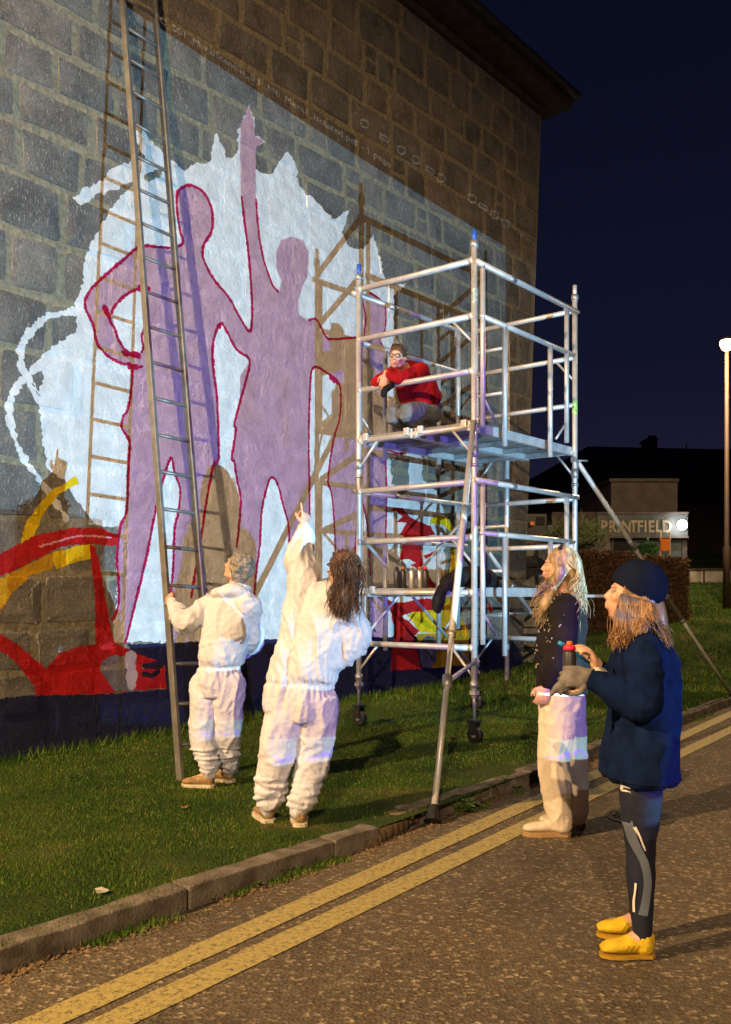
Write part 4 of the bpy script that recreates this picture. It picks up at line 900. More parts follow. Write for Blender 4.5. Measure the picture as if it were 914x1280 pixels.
# low yard wall and parked truck parts seen over the hedge
yard = pxbox('yard_wall', 652, 668, 762, 730, 24, .35, 'render', None); tag(yard, 'low rough yard wall seen between the scaffold and the hedge top', 'wall')
truck = thing('parked_digger', 'dark parked machine with an orange lamp behind the hedge at left', 'machine', P(668, 690, 26))
pxbox('cab', 658, 642, 684, 672, 25, 1.2, 'black', truck, .05); pxbox('cab_window', 671, 646, 681, 656, 24.97, .05, 'glass', truck); pxbox('orange_lamp', 663, 652, 668, 656.5, 24.9, .1, 'orange', truck); pxbox('bonnet', 684, 656, 704, 674, 25.2, 1.2, 'sign_paint', truck, .05)
flat = thing('flatbed_truck', 'pale dropside truck bed parked at the right edge beyond the hedge', 'truck', P(900, 745, 27))
bd = pxbox('dropside', 862.5, 712, 980, 732, 27, .08, 'tan_panel', flat); pxbox('top_rail', 862, 710.5, 980, 713, 26.95, .14, 'render', flat); pxbox('chassis', 864, 733, 980, 738, 27.2, 1.6, 'black', flat); pxbox('bed_floor', 863, 730, 980, 733, 27.1, 2.2, 'black', flat)
for x in (880, 920, 960): pxbox('stake', x, 712, x+1.3, 732, 26.93, .06, 'render', bd)
for x in (889, 940):
    c_ = P(x, 747, 27.3); wh = link('wheel', tube(BM(), [c_, c_+V((0, .25, 0))], .33, 20), M['black'], flat); link('wheel_hub', tube(BM(), [c_-V((0, .02, 0)), c_], .12, 12), M['steel_grey'], wh)
pxbox('tail_lamp', 886.5, 741, 889.5, 747, 26.9, .05, 'orange', flat); 
# green bush by the shop door
b = BM()
for i in range(900):
    c = P(808+random.gauss(0, 6), 688+random.gauss(0, 4), 27.3); r = .05; vs = [b.verts.new(c+V((random.gauss(0, r), random.gauss(0, r), random.gauss(0, r)))) for _ in range(3)]; b.faces.new(vs)
tag(link('bush', b, mat('bush_leaf', (.03, .10, .03), .8)), 'small green bush beside the shop door', 'bush')
b = BM()
for i in range(2200):
    c = P(722+random.gauss(0, 13), 672+random.gauss(0, 6)-abs(random.gauss(0, 4)), 23.6+random.random()*.5); d_ = V((random.gauss(0, 1), random.gauss(0, .5), abs(random.gauss(0, 1)))).normalized(); sd_ = d_.cross(V((0, 1, 0))).normalized(); l_ = random.uniform(.1, .35)
    b.faces.new([b.verts.new(c-sd_*.015), b.verts.new(c+sd_*.015), b.verts.new(c+d_*l_)])
tag(link('fern_bush', b, mat('fern_leaf', (.05, .07, .025), .8)), 'spiky dark fern bush growing over the yard wall', 'bush')
# ------------------------------------------------------------------ people
def solid(b, name, m, parent, vox=.012, smooth=2, wr=None, offs=0):
    """fuse overlapping closed shapes into one continuous skin, then optional cloth folds"""
    me = bpy.data.meshes.new(name); b.to_mesh(me); b.free(); o = bpy.data.objects.new(name, me); C.objects.link(o)
    md = o.modifiers.new('r', 'REMESH'); md.mode = 'VOXEL'; md.voxel_size = vox
    if smooth: ms = o.modifiers.new('s', 'SMOOTH'); ms.factor = .5; ms.iterations = smooth
    dg = bpy.context.evaluated_depsgraph_get(); dg.update(); me2 = bpy.data.meshes.new_from_object(o.evaluated_get(dg)); bpy.data.objects.remove(o); bpy.data.meshes.remove(me)
    me2.materials.clear()
    if wr:
        n = len(me2.vertices); co = np.empty(n*3, np.float32); me2.vertices.foreach_get('co', co); nr_ = np.empty(n*3, np.float32); me2.vertex_normals.foreach_get('vector', nr_); co = co.reshape(-1, 3); nr_ = nr_.reshape(-1, 3)
        d = np.array([wr(V(c)) for c in co.tolist()], np.float32); co += nr_*d[:, None]; me2.vertices.foreach_set('co', co.ravel()); me2.update()
    return link(name, me2, m, parent, True)
def folds(amp, f=9, st=(1, 1, 1), a2=.4, warp=.5):
    """soft cloth folds: long hanging ones crossed by a few short drags"""
    def g(p):
        w_ = noise.noise_vector(p*3.3)*warp
        a = 1-abs(noise.noise(V((p.x*1.25*st[0], p.y*1.25*st[1], p.z*.45*st[2]))*f+w_*1.6))*2.4
        c = 1-abs(noise.noise(V((p.x*.55, p.y*.55, p.z*1.25+p.x*.5))*f*.9+w_*2.2+V((7, 2, 5))))*2.4
        return amp*(.55*a+.45*c+a2*.5*noise.noise(p*f*3)-.25)
    return g
def crinkle(amp, f=7):
    """papery non-woven fabric: sharp creases between flat facets"""
    def g(p):
        w_ = noise.noise_vector(p*2.6)*.9; s = 0
        for k, (sx_, sz_, fr_, am) in enumerate(((1.3, .28, f, 1.1), (.7, .8, f*1.2, .6), (1, .8, f*2.6, .38), (1, 1, f*5, .16))):
            q = V((p.x*sx_+k*3, p.y*sx_, p.z*sz_+p.x*.35*(-1)**k))*fr_+w_*(1+.5*k); n_ = abs(noise.noise(q)); s += am*((1-min(1, n_*2.2))**2.2-.28)
        return amp*s
    return g
def ball(b, c, r, rx=1, ry=1, rz=1, rot=None, u=14, v=10):
    m = Matrix.Translation(V(c)) @ (rot.to_matrix().to_4x4() if rot else Matrix.Identity(4)) @ Matrix.Diagonal((rx, ry, rz, 1)); bmesh.ops.create_uvsphere(b, u_segments=u, v_segments=v, radius=r, matrix=m)
def limb(b, pts, rs, seg=14, sub=5):
    """rounded tapered limb through the joints"""
    P_ = catmull([tuple(p)+(r,) for p, r in zip(pts, rs)], sub)
    c = [V(q[:3]) for q in P_]; r = [float(q[3]) for q in P_]
    tube(b, c, r, seg); ball(b, c[0], r[0]*.99); ball(b, c[-1], r[-1]*.99)
def loft(b, rings, ref, seg=20, sub=5):
    """rings: (centre, half width along ref, half depth)"""
    P_ = catmull([tuple(c)+(w_, d_) for c, w_, d_ in rings], sub); tube(b, [V(q[:3]) for q in P_], [(float(q[4]), float(q[3])) for q in P_], seg, ref=ref)
def hframe(fwd, up):
    """rotation whose local +X is forward (face) and +Z up"""
    f = V(fwd).normalized(); s = V(up).cross(f).normalized(); u = f.cross(s); return Matrix((f, s, u)).transposed().to_quaternion()
def head(b, c, fwd, up=(0, 0, 1), k=1.0):
    q = hframe(fwd, up); T = lambda x, y, z: V(c)+q @ V((x*k, y*k, z*k))
    ball(b, T(-.012, 0, .022), .1*k, .94, .76, .90, q, 20, 14)          # cranium
    ball(b, T(.020, 0, -.030), .1*k, .70, .60, .86, q, 18, 12)          # face
    ball(b, T(.040, 0, -.088), .1*k, .30, .33, .26, q)                   # chin / jaw
    limb(b, [T(-.03, .055, -.05), T(.03, .042, -.082)], [.026*k, .018*k], 8); limb(b, [T(-.03, -.055, -.05), T(.03, -.042, -.082)], [.026*k, .018*k], 8)
    limb(b, [T(.080, 0, .010), T(.091, 0, -.012), T(.097, 0, -.026)], [.008*k, .010*k, .012*k], 8)   # nose
    for s in (-1, 1): 
        ball(b, T(.089, .010*s, -.031), .009*k, u=8, v=6); ball(b, T(.078, .028*s, .022), .012*k, .8, 2.1, .8, q, 8, 6)   # nostrils, brows
        ball(b, T(.062, .040*s, -.022), .022*k, u=8, v=6)                 # cheekbones
        ball(b, T(-.012, .075*s, -.010), .020*k, .75, .35, 1.35, q, 10, 8); ball(b, T(-.006, .074*s, -.030), .010*k, u=8, v=6)   # ear
    ball(b, T(.088, 0, -.055), .012*k, .7, 2.0, .55, q, 10, 6); ball(b, T(.085, 0, -.068), .012*k, .7, 1.8, .6, q, 10, 6)   # lips
    return q, T
def eyes(T, q, parent, k=1.0):
    for s in (-1, 1):
        b = BM(); ball(b, T(.074, .031*s, .003), .0125*k, u=12, v=8); e_ = link('eye', b, M['lens'], parent, True)
        b = BM(); ball(b, T(.0825, .031*s, .003), .0058*k, .6, 1, 1, q, 8, 6); link('iris', b, M['black'], e_, True)
def hand(b, w, d, nrm, curl=.5, k=1.0, point=False, thumb=1, spread=1.0):
    """palm + five separate bent fingers. d: wrist->fingers, nrm: back-of-hand normal"""
    d = V(d).normalized(); nrm = (V(nrm)-d*V(nrm).dot(d)).normalized(); s = d.cross(nrm)*thumb
    palm = V(w)+d*.050*k
    q = Matrix((d, s, nrm)).transposed().to_quaternion()
    ball(b, palm, .1*k, .50, .42, .16, q, 14, 10); limb(b, [V(w)-d*.02*k, V(w)+d*.02*k], [.027*k, .028*k], 10)
    for i, (off, ln) in enumerate(((.031, .070), (.010, .080), (-.011, .075), (-.031, .058))):
        base = V(w)+d*(.088-.004*abs(i-1.3))*k+s*off*k; cu = curl if not (point and i == 0) else .05
        cu *= (1+.12*i); a = 0; pts = [base-d*.02*k]; p = base; pts.append(p)
        for sg, fr_ in ((1, .45), (2, .32), (3, .23)):
            a += cu*1.05; dr = (d*math.cos(a)-nrm*math.sin(a)+s*off*1.5*spread*(1-cu)).normalized(); p = p+dr*ln*fr_*k; pts.append(p)
        limb(b, pts, [.0098*k, .0095*k, .0090*k, .0083*k, .0072*k], 8, 3)
    tb_ = V(w)+d*.022*k+s*.026*k; p1 = tb_+(d*.5+s*.75-nrm*.25).normalized()*.034*k; p2 = p1+(d*.85+s*.30-nrm*.45).normalized()*.028*k; p3 = p2+(d*.95-nrm*.4-s*.05).normalized()*.024*k
    limb(b, [tb_, p1, p2, p3], [.015*k, .0125*k, .0105*k, .0085*k], 8, 3)
def strand_mesh(b, pts, r, seg=4): tube(b, pts, [r*.7]+[r]*(len(pts)-3)+[r*.6, r*.15], seg, cap=True)
def shoe(name, b, heel, toe, k=1.0, h=.075, w_=.045):
    d = (toe-heel); L_ = d.length; d.normalize(); s = V((-d.y, d.x, 0))
    loft(b, [(heel+V((0, 0, h*.55)), w_*.5, h*.35), (heel+d*L_*.10+V((0, 0, h*.58)), w_*.85, h*.56), (heel+d*L_*.35+V((0, 0, h*.52)), w_*.85, h*.50), (heel+d*L_*.6+V((0, 0, h*.40)), w_*1.02, h*.36), (heel+d*L_*.85+V((0, 0, h*.33)), w_*1.0, h*.28), (toe+V((0, 0, h*.25)), w_*.5, h*.16)], s)
def sole(heel, toe, w_=.054, h=.022):
    d = (toe-heel); L_ = d.length; d.normalize(); s = V((-d.y, d.x, 0)); b = BM(); pr = []
    for t_, ww in ((-.02, .45), (.05, .8), (.3, .78), (.62, 1.02), (.85, .92), (.97, .6), (1.02, .25)): pr.append((t_*L_, ww*w_))
    ring = [heel+d*a_+s*b_ for a_, b_ in pr]+[heel+d*a_-s*b_ for a_, b_ in pr[::-1]]
    lo = [b.verts.new(p) for p in ring]; hi = [b.verts.new(p+V((0, 0, h))) for p in ring]; b.faces.new(lo[::-1]); b.faces.new(hi); n = len(ring)
    for k in range(n): b.faces.new((lo[k], lo[(k+1) % n], hi[(k+1) % n], hi[k]))
    bmesh.ops.recalc_face_normals(b, faces=b.faces[:]); return b
def lateral(a, c): v = (c-a); v.z = 0; return v.normalized()
SKIN = M['skin']
def fullbody(parent, hc, fwd, hup, neck, sh, el, wr, hip, kn, an, toe, hands, k=1.0, hk=1.0, waist=None, slim=1.0):
    """one continuous body. sh/el/... are (left, right) pairs"""
    b = BM(); q, T = head(b, hc, fwd, hup, hk)
    mid = (sh[0]+sh[1])/2; ph = (hip[0]+hip[1])/2; lat = lateral(sh[0], sh[1]); ws = (sh[0]-sh[1]).length/2
    limb(b, [neck, V(hc)+V((0, 0, -.05))-V(fwd).normalized()*.02], [.056*k, .052*k], 12)
    w_ = mid.lerp(ph, .62) if waist is None else waist
    loft(b, [(mid+V((0, 0, .035)), ws*.55, .05*k), (mid, ws*.95, .085*k), (mid.lerp(w_, .45), ws*.85*slim+.01, .105*k*slim), (w_, ws*.72*slim+.01, .095*k*slim), (ph+V((0, 0, .02)), .15*k*slim, .115*k*slim), (ph-V((0, 0, .07)), .12*k, .10*k)], lat)
    for i in (0, 1):
        limb(b, [mid.lerp(sh[i], .55), sh[i], sh[i].lerp(el[i], .5), el[i], el[i].lerp(wr[i], .4), wr[i]], [.055*k, .052*k, .044*k, .037*k, .036*k, .025*k])
        limb(b, [hip[i], hip[i].lerp(kn[i], .4), kn[i], kn[i].lerp(an[i], .3), an[i]], [.085*k, .074*k, .052*k, .053*k, .034*k])
        limb(b, [an[i], an[i].lerp(toe[i], .5)-V((0, 0, .01)), toe[i]], [.036*k, .032*k, .022*k])
        hd = hands[i]
        if hd: hand(b, wr[i], **hd)
    o = solid(b, 'body', SKIN, parent, .0065, 2); eyes(T, q, o, hk); return q, T, o
def suit(parent, sh, el, wr, hip, kn, an, neck, k=1.0, bag=1.0, name='coverall', m='white_suit', hood=None, waistz=None, belly=0, amp=.012, vox=.009, elr=.085, extra=None):
    mid = (sh[0]+sh[1])/2; ph = (hip[0]+hip[1])/2; lat = lateral(sh[0], sh[1]); ws = (sh[0]-sh[1]).length/2; b = BM()
    loft(b, [(neck+V((0, 0, .0)), .07*k, .068*k), (mid+V((0, 0, .035)), ws*.80, .10*k), (mid-V((0, 0, .05)), ws*1.12, .135*k*bag), (mid.lerp(ph, .45), ws*1.10*bag, .155*k*bag+belly), (mid.lerp(ph, .70), ws*1.02*bag, .16*k*bag+belly), (mid.lerp(ph, .80), ws*.90*bag, .145*k*bag+belly*.7), (ph, .178*k*bag, .155*k*bag+belly*.4), (ph-V((0, 0, .10)), .155*k*bag, .13*k*bag)], lat)
    for i in (0, 1):
        e2 = el[i]; limb(b, [mid.lerp(sh[i], .6), sh[i], sh[i].lerp(e2, .5), e2, e2.lerp(wr[i], .55), e2.lerp(wr[i], .90), wr[i]], [.085*k, .088*k, .080*k*bag, elr*k, .066*k*bag, .045*k, .031*k])
        limb(b, [hip[i]+V((0, 0, -.02)), hip[i].lerp(kn[i], .4), kn[i], kn[i].lerp(an[i], .5), kn[i].lerp(an[i], .85), an[i]], [.125*k*bag, .122*k*bag, .098*k*bag, .090*k*bag, .080*k*bag, .052*k])
    if hood: hood(b)
    if extra: extra(b)
    ck_ = crinkle(amp); wc_ = mid.lerp(ph, .80)
    def gathered(p):
        a_ = math.atan2(p.y-wc_.y, p.x-wc_.x); dz_ = p.z-wc_.z; g_ = math.exp(-(dz_/.075)**2) if dz_ < 0 else math.exp(-(dz_/.05)**2)
        k_ = ck_(p)+.0055*g_*math.sin(a_*27+3*noise.noise(p*5))-.010*math.exp(-(dz_/.016)**2)
        for q_ in an: 
            dq = p.z-(q_.z+.03); k_ += (.0035*noise.noise(V((p.x*9, p.y*9, p.z*48)))*3 if 0 < dq < .16 else 0)
        return k_
    o = solid(b, name, M[m], parent, vox, 2, gathered if m == 'white_suit' else folds(amp)); return o
def arr(n_, f): return [f(i/(n_-1)) for i in range(n_)]
def hair_cap(b, T, q, k=1.0, drop=0.0): 
    ball(b, T(-.022, 0, .034), .1*k, 1.02, .84, .97, q, 20, 14); ball(b, T(-.050, 0, -.02+drop), .1*k, .66, .76, .82, q, 18, 12)
X1, Y1_, Z1_ = V((1, 0, 0)), V((0, 1, 0)), V((0, 0, 1))
# ---------- man in the white suit holding the ladder
YM = 6.20
man = thing('person', 'grey-haired man in a white disposable coverall gripping the ladder and looking up', 'person', P(262, 985, YM))
hc = P(297, 710, YM); sh = (P(262, 757, YM+.06), P(311, 757, YM-.10)); el = (P(232, 778, YM-.02), P(316, 800, YM+.06)); wr = (P(213, 757, 6.36), P(303, 818, YM+.24))
hip = (P(258, 852, YM+.02), P(288, 852, YM-.06)); kn = (P(252, 916, YM-.02), P(285, 916, YM-.0)); an = (P(262, 972, YM-.02), P(286, 966, YM+.16)); gz_ = lambda p: gz(p.x, p.y)
an = tuple(V((p.x, p.y, gz_(p)+.09)) for p in an); toe = (an[0]+V((-.15, .03, -.05)), an[1]+V((-.13, .10, -.05)))
neck = P(291, 740, YM)
lrail = lad_foot+ud*((P(0, 746, 6.45).z-lad_foot.z)/ud.z)
wr = (lrail+V((.045, -.085, -.035)), wr[1])
q, T, bo = fullbody(man, hc, (-.62, .55, .55), (.4, -.25, .9), neck, sh, el, wr, hip, kn, an, toe, (dict(d=V((-.25, .75, .5)), nrm=V((-.6, -.55, .5)), curl=.75, thumb=-1), dict(d=V((-.5, .6, -.2)), nrm=V((.5, -.3, .3)), curl=.5)), .98, .98)
suit(man, sh, el, wr, hip, kn, an, neck, .97, .92, belly=.02, amp=.0125, hood=lambda b: (ball(b, P(291, 736, YM)+V((.04, -.05, .0)), .085, 1.1, .8, .5), limb(b, [P(268, 742, YM-.06), P(292, 738, YM-.13), P(310, 742, YM-.1)], [.03, .045, .03])))
b = BM(); tube(b, [P(0, 0, 1)]*2, .001, 3); b.free()
b = BM(); hair_cap(b, T, q, .96); 
for i in range(90):
    v_ = V((random.gauss(-.3, .6), random.gauss(0, .7), random.gauss(.45, .5))).normalized(); 
    if v_.x > .55 or (v_.z < -.5): continue
    ball(b, T(-.025+v_.x*.098, v_.y*.082, .03+v_.z*.095), random.uniform(.012, .020), u=7, v=5)
solid(b, 'hair', M['grey_hair'], man, .006, 1, folds(.004, 60, (1, 1, 1)))
for i in (0, 1):
    h0 = an[i]+V((.035, -.01, -.09)); t0 = toe[i]+V((-.045, .0, 0)); t0.z = h0.z = gz_(an[i])+.0
    b = BM(); shoe('shoe', b, h0+V((0, 0, .015)), t0+V((0, 0, .015))); s_ = solid(b, 'shoe', M['boot'], man, .006, 2, folds(.002, 40)); link('sole', sole(h0, t0), M['cream_shoe'], s_)
# elastic seam at waist
# ---------- woman in the white suit pointing up
YW = 5.20
wo = thing('person', 'woman with dark ponytail in a white disposable coverall pointing up at the mural', 'person', P(355, 1035, YW))
hc = P(427, 714, YW+.02); neck = P(418, 741, YW+.01); sh = (P(383, 746, YW+.10), P(435, 762, YW-.10)); el = (P(375, 700, YW+.16), P(447, 795, YW-.02)); wr = (P(382, 658, YW+.24), P(434, 812, YW+.22))
hip = (P(362, 878, YW+.02), P(398, 878, YW)); kn = (P(345, 950, YW-.02), P(391, 952, YW+.02)); an = (P(334, 1016, YW+.04), P(375, 1024, YW-.06)); an = tuple(V((p.x, p.y, gz_(p)+.085)) for p in an)
toe = (an[0]+V((-.06, .15, -.05)), an[1]+V((-.02, .16, -.05)))
q, T, bo = fullbody(wo, hc, (-.45, .80, .25), (.05, -.1, 1), neck, sh, el, wr, hip, kn, an, toe, (dict(d=V((-.02, .22, 1)), nrm=V((.75, -.6, .1)), curl=.85, point=True, thumb=-1, k=.95), dict(d=V((-.6, .5, .2)), nrm=V((.4, .4, .3)), curl=.5)), .97, .97)
def wsleeve(b): 
    limb(b, [P(381, 665, YW+.22), P(377, 690, YW+.17), P(380, 720, YW+.12), P(376, 756, YW+.06), P(368, 800, YW+.02), P(358, 840, YW), P(350, 880, YW)], [.046, .072, .088, .10, .10, .10, .10])
    limb(b, [P(432, 770, YW-.06), P(440, 800, YW-.03), P(420, 830, YW-.02)], [.09, .105, .06]); limb(b, [P(372, 826, YW-.04), P(400, 830, YW-.08), P(424, 826, YW-.04)], [.05, .07, .06])
suit(wo, sh, el, wr, hip, kn, an, neck, 1.0, 1.0, amp=.0145, elr=.092, extra=wsleeve)
b = BM(); hair_cap(b, T, q, .98); limb(b, [T(-.06, 0, .03), T(-.11, 0, .02), P(429, 745, YW-.15), P(430, 768, YW-.16)], [.05, .05, .055, .02], 12)
for i in range(1500):
    a_ = random.gauss(0, .3); st = T(-.09+random.gauss(0, .02), random.gauss(0, .045), .03+random.gauss(0, .03)); 
    en = P(429+random.gauss(0, 9), 770+random.gauss(0, 6)-abs(random.gauss(0, 9)), YW-.17+random.gauss(0, .03)); md = st.lerp(en, .30)+V((random.gauss(.0, .02), -.045+random.gauss(0, .02), .04)); 
    pts = [V(p) for p in catmull([st, md, st.lerp(en, .7)+V((random.gauss(0, .018), random.gauss(0, .015), 0)), en], 4)]
    pts = [p+V((math.sin(p.z*30+a_*3)*.008, 0, 0)) for p in pts]; strand_mesh(b, pts, random.uniform(.0012, .0024), 3)
for i in range(150):
    a_ = random.uniform(-1, 1); v_ = V((random.uniform(-.5, .8), random.gauss(0, .7), random.uniform(.0, 1))).normalized(); p0 = T(-.02+v_.x*.105, v_.y*.088, .034+v_.z*.1); p2 = T(-.105, random.gauss(0, .02), .03); pm = p0.lerp(p2, .5); c_ = T(-.02, 0, .03); pm = c_+(pm-c_).normalized()*.108; tube(b, [p0, pm, p2], [.003, .006, .004], 4)
link('hair', b, M['brown_hair'], wo, True)
b = BM(); c_ = T(-.11, 0, .028); tube(b, [c_-V((0, .012, 0)), c_+V((0, .004, 0))], .024, 12); link('hair_tie', b, M['black'], wo)
for i in (0, 1):
    h0 = an[i]-V((0, 0, 0))+(an[i]-toe[i]).normalized()*.05; t0 = toe[i]+(toe[i]-an[i]).normalized()*.05; h0.z = t0.z = gz_(an[i])
    b = BM(); shoe('shoe', b, h0+V((0, 0, .015)), t0+V((0, 0, .015))); s_ = solid(b, 'shoe', M['boot'], wo, .006, 2, folds(.002, 40)); link('sole', sole(h0, t0), M['cream_shoe'], s_)
# ---------- blonde woman in profile
YB = 5.27
bl = thing('person', 'woman with long wavy bleached hair, black embroidered jacket and cream trousers, in profile', 'person', P(693, 1035, YB))
hc = P(699, 708, YB); neck = P(705, 738, YB+.01); sh = (P(706, 762, YB-.15), P(708, 762, YB+.17)); el = (P(704, 822, YB-.19), P(708, 822, YB+.20)); wr = (P(683, 858, YB-.17), P(684, 856, YB+.16))
hip = (P(699, 880, YB-.08), P(707, 880, YB+.09)); kn = (P(692, 952, YB-.09), P(715, 950, YB+.11)); an = (P(700, 1017, YB-.09), P(719, 1010, YB+.11)); an = tuple(V((p.x, p.y, .085)) for p in an); toe = tuple(p+V((-.155, .01, -.05)) for p in an)
q, T, bo = fullbody(bl, hc, (-.93, .25, .12), (0, 0, 1), neck, sh, el, wr, hip, kn, an, toe, (dict(d=V((-.35, -.02, -.9)), nrm=V((-.1, -1, 0)), curl=.55, thumb=1, k=.95), dict(d=V((-.35, .02, -.9)), nrm=V((-.1, 1, 0)), curl=.55, thumb=-1)), .96, .98)
b = BM()      # trousers: straight, loose
for i in (0, 1): limb(b, [hip[i]+V((0, 0, .04)), hip[i].lerp(kn[i], .45), kn[i], kn[i].lerp(an[i], .5), an[i]+V((0, 0, .03)), an[i]+V((0, 0, .005))], [.112, .108, .092, .086, .078, .076])
loft(b, [((hip[0]+hip[1])/2+V((0, 0, .10)), .16, .12), ((hip[0]+hip[1])/2, .175, .130), ((hip[0]+hip[1])/2-V((0, 0, .1)), .16, .13)], Y1_)
solid(b, 'trousers', M['cream'], bl, .009, 2, crinkle(.009, 6))
b = BM(); mid = (sh[0]+sh[1])/2; botj = P(702, 864, YB)
loft(b, [(mid+V((0.01, 0, .07)), .075, .075), (mid+V((0, 0, .03)), .16, .10), (mid-V((0.015, 0, .08)), .205, .135), (mid.lerp(botj, .5)+V((-.02, 0, 0)), .20, .145), (mid.lerp(botj, .8), .205, .15), (botj, .20, .145)], Y1_)
for i in (0, 1): limb(b, [mid.lerp(sh[i], .6), sh[i], sh[i].lerp(el[i], .5), el[i]+V((-.02, 0, 0)), el[i].lerp(wr[i], .5)+V((-.01, 0, -.005)), wr[i]+V((.012, 0, .02))], [.085, .088, .084, .092, .088, .042])
jk = solid(b, 'jacket', M['black_cloth'], bl, .010, 2, folds(.012, 8, (1, 1, 1.8)))
b = BM()
for i in range(120):      # pale stitched flecks down the open front edge and sleeve
    t_ = random.random(); c = P(676+random.gauss(0, 3)+6*math.sin(t_*4)-4*t_, 768+t_*92, YB-.155+random.gauss(0, .02)) if random.random() < .6 else P(679+random.gauss(0, 3), 800+random.random()*48, YB-.25)
    ball(b, c, random.uniform(.004, .008), 1, 1, 1, u=6, v=4)
b.free()
b = BM(); jm = jk.data; og = origin(jk); vs_ = [v for v in jm.vertices if v.normal.y < .15 and v.normal.x < -.35]; random.shuffle(vs_)
for v in vs_[:60]:
    c = v.co+og; 
    if noise.noise(c*9) > -.05: ball(b, c+v.normal*.002, random.uniform(.003, .006), 1, 1, 1.5, u=6, v=4)
tag(link('embroidery', b, M['embroidery'], jk), kind='stuff')
b = BM(); hair_cap(b, T, q, .98)
limb(b, [T(-.05, 0, .02), P(717, 735, YB+.02), P(721, 762, YB), P(722, 776, YB-.02)], [.085, .075, .062, .03], 12)
for sd in (-1, 1): limb(b, [T(.0, sd*.06, .02), T(-.01, sd*.075, -.06), P(683, 752, YB+sd*.10), P(679, 766, YB+sd*.10)], [.03, .035, .035, .015], 10)

for i in range(1700):
    sd = random.choice((-1, 1)); ang = random.uniform(-.15, 1.0); 
    if random.random() < .30: st = T(random.uniform(.0, .05), sd*random.uniform(.03, .07), .075); en = P(676+random.gauss(0, 5), 762+random.gauss(0, 11), YB+sd*.10); md = T(.005, sd*.088, -.02)
    else: st = T(random.uniform(-.10, .03), sd*random.uniform(.0, .07), .085-random.random()*.03); en = P(722+random.gauss(0, 6)-random.random()*10, 768+random.gauss(0, 12), YB-.10*random.random()+random.gauss(0, .06)); md = T(-.115, sd*random.uniform(.0, .10), -.02)
    p_ = [V(c) for c in catmull([st, md, md.lerp(en, .5)+V((random.gauss(0, .012), random.gauss(0, .015), 0)), en], 7)]
    ph = round(random.random()*9)*.7+random.gauss(0, .25); am = random.uniform(.008, .013); n_ = len(p_)
    p_ = [p+V((math.sin(k*.95+ph), math.cos(k*.95+ph), 0))*am*(k/n_)**.7 for k, p in enumerate(p_)]; strand_mesh(b, p_, random.uniform(.0014, .0032), 3)
link('hair', b, M['blonde_hair'], bl, True)
b = BM(); tube(b, [P(700, 686, YB-.06), P(703, 682, YB), P(700, 686, YB+.06)], .012, 8); link('hair_clip', b, M['black'], bl)
for i in (0, 1):
    h0 = an[i]+V((.055, 0, 0)); t0 = toe[i]+V((-.06, 0, 0)); h0.z = t0.z = .004
    b = BM(); shoe('shoe', b, h0+V((0, 0, .02)), t0+V((0, 0, .02)), h=.085, w_=.046); s_ = solid(b, 'shoe', M['cream_shoe'], bl, .006, 2, folds(.002, 30)); link('sole', sole(h0, t0, .052, .028), M['tan_sole'], s_)
    b = BM()
    for k in range(5): c = h0.lerp(t0, .42+k*.07)+V((0, 0, .088-.008*k)); tube(b, [c-V((0, .03, .006)), c, c+V((0, .03, -.006))], .004, 5)
    link('laces', b, M['cream'], s_)
    b = BM(); tube(b, [an[i]-V((0, 0, .03)), an[i]+V((0, 0, .06))], .043, 14); link('sock', b, M['cream'], bl, True)
# ---------- woman in beanie and navy fleece
YN = 3.52
na = thing('person', 'woman in navy beanie and oversized navy fleece with yellow shoes, holding a spray can', 'person', P(790, 1180, YN))
hc = P(789, 745, YN+.02); neck = P(801, 787, YN+.02); sh = (P(806, 818, YN-.14), P(806, 818, YN+.18)); el = (P(803, 880, YN-.20), P(800, 868, YN+.22)); wr = (P(738, 846, YN-.14), P(748, 835, YN+.12))
hip = (P(801, 960, YN-.07), P(803, 960, YN+.10)); kn = (P(800, 1062, YN-.07), P(803, 1058, YN+.12)); an = (P(803, 1150, YN-.07), P(798, 1140, YN+.12)); an = tuple(V((p.x, p.y, .085)) for p in an); toe = (an[0]+V((-.135, -.0, -.05)), an[1]+V((-.135, .02, -.05)))
q, T, bo = fullbody(na, hc, (-.93, .16, .24), (.1, 0, 1), neck, sh, el, wr, hip, kn, an, toe, (dict(d=V((-.9, .1, .0)), nrm=V((.05, -1, .1)), curl=.75, thumb=-1, k=.93), dict(d=V((-.45, -.1, .85)), nrm=V((.75, -.1, .5)), curl=.45, thumb=1, k=.93)), .93, .97, slim=.9)
b = BM()      # leggings
for i in (0, 1): limb(b, [hip[i]+V((0, 0, .05)), hip[i].lerp(kn[i], .35), hip[i].lerp(kn[i], .7), kn[i], kn[i].lerp(an[i], .28), kn[i].lerp(an[i], .7), an[i]+V((0, 0, .0))], [.080, .082, .070, .055, .057, .044, .036])
solid(b, 'leggings', M['legging'], na, .008, 2, folds(.003, 16))
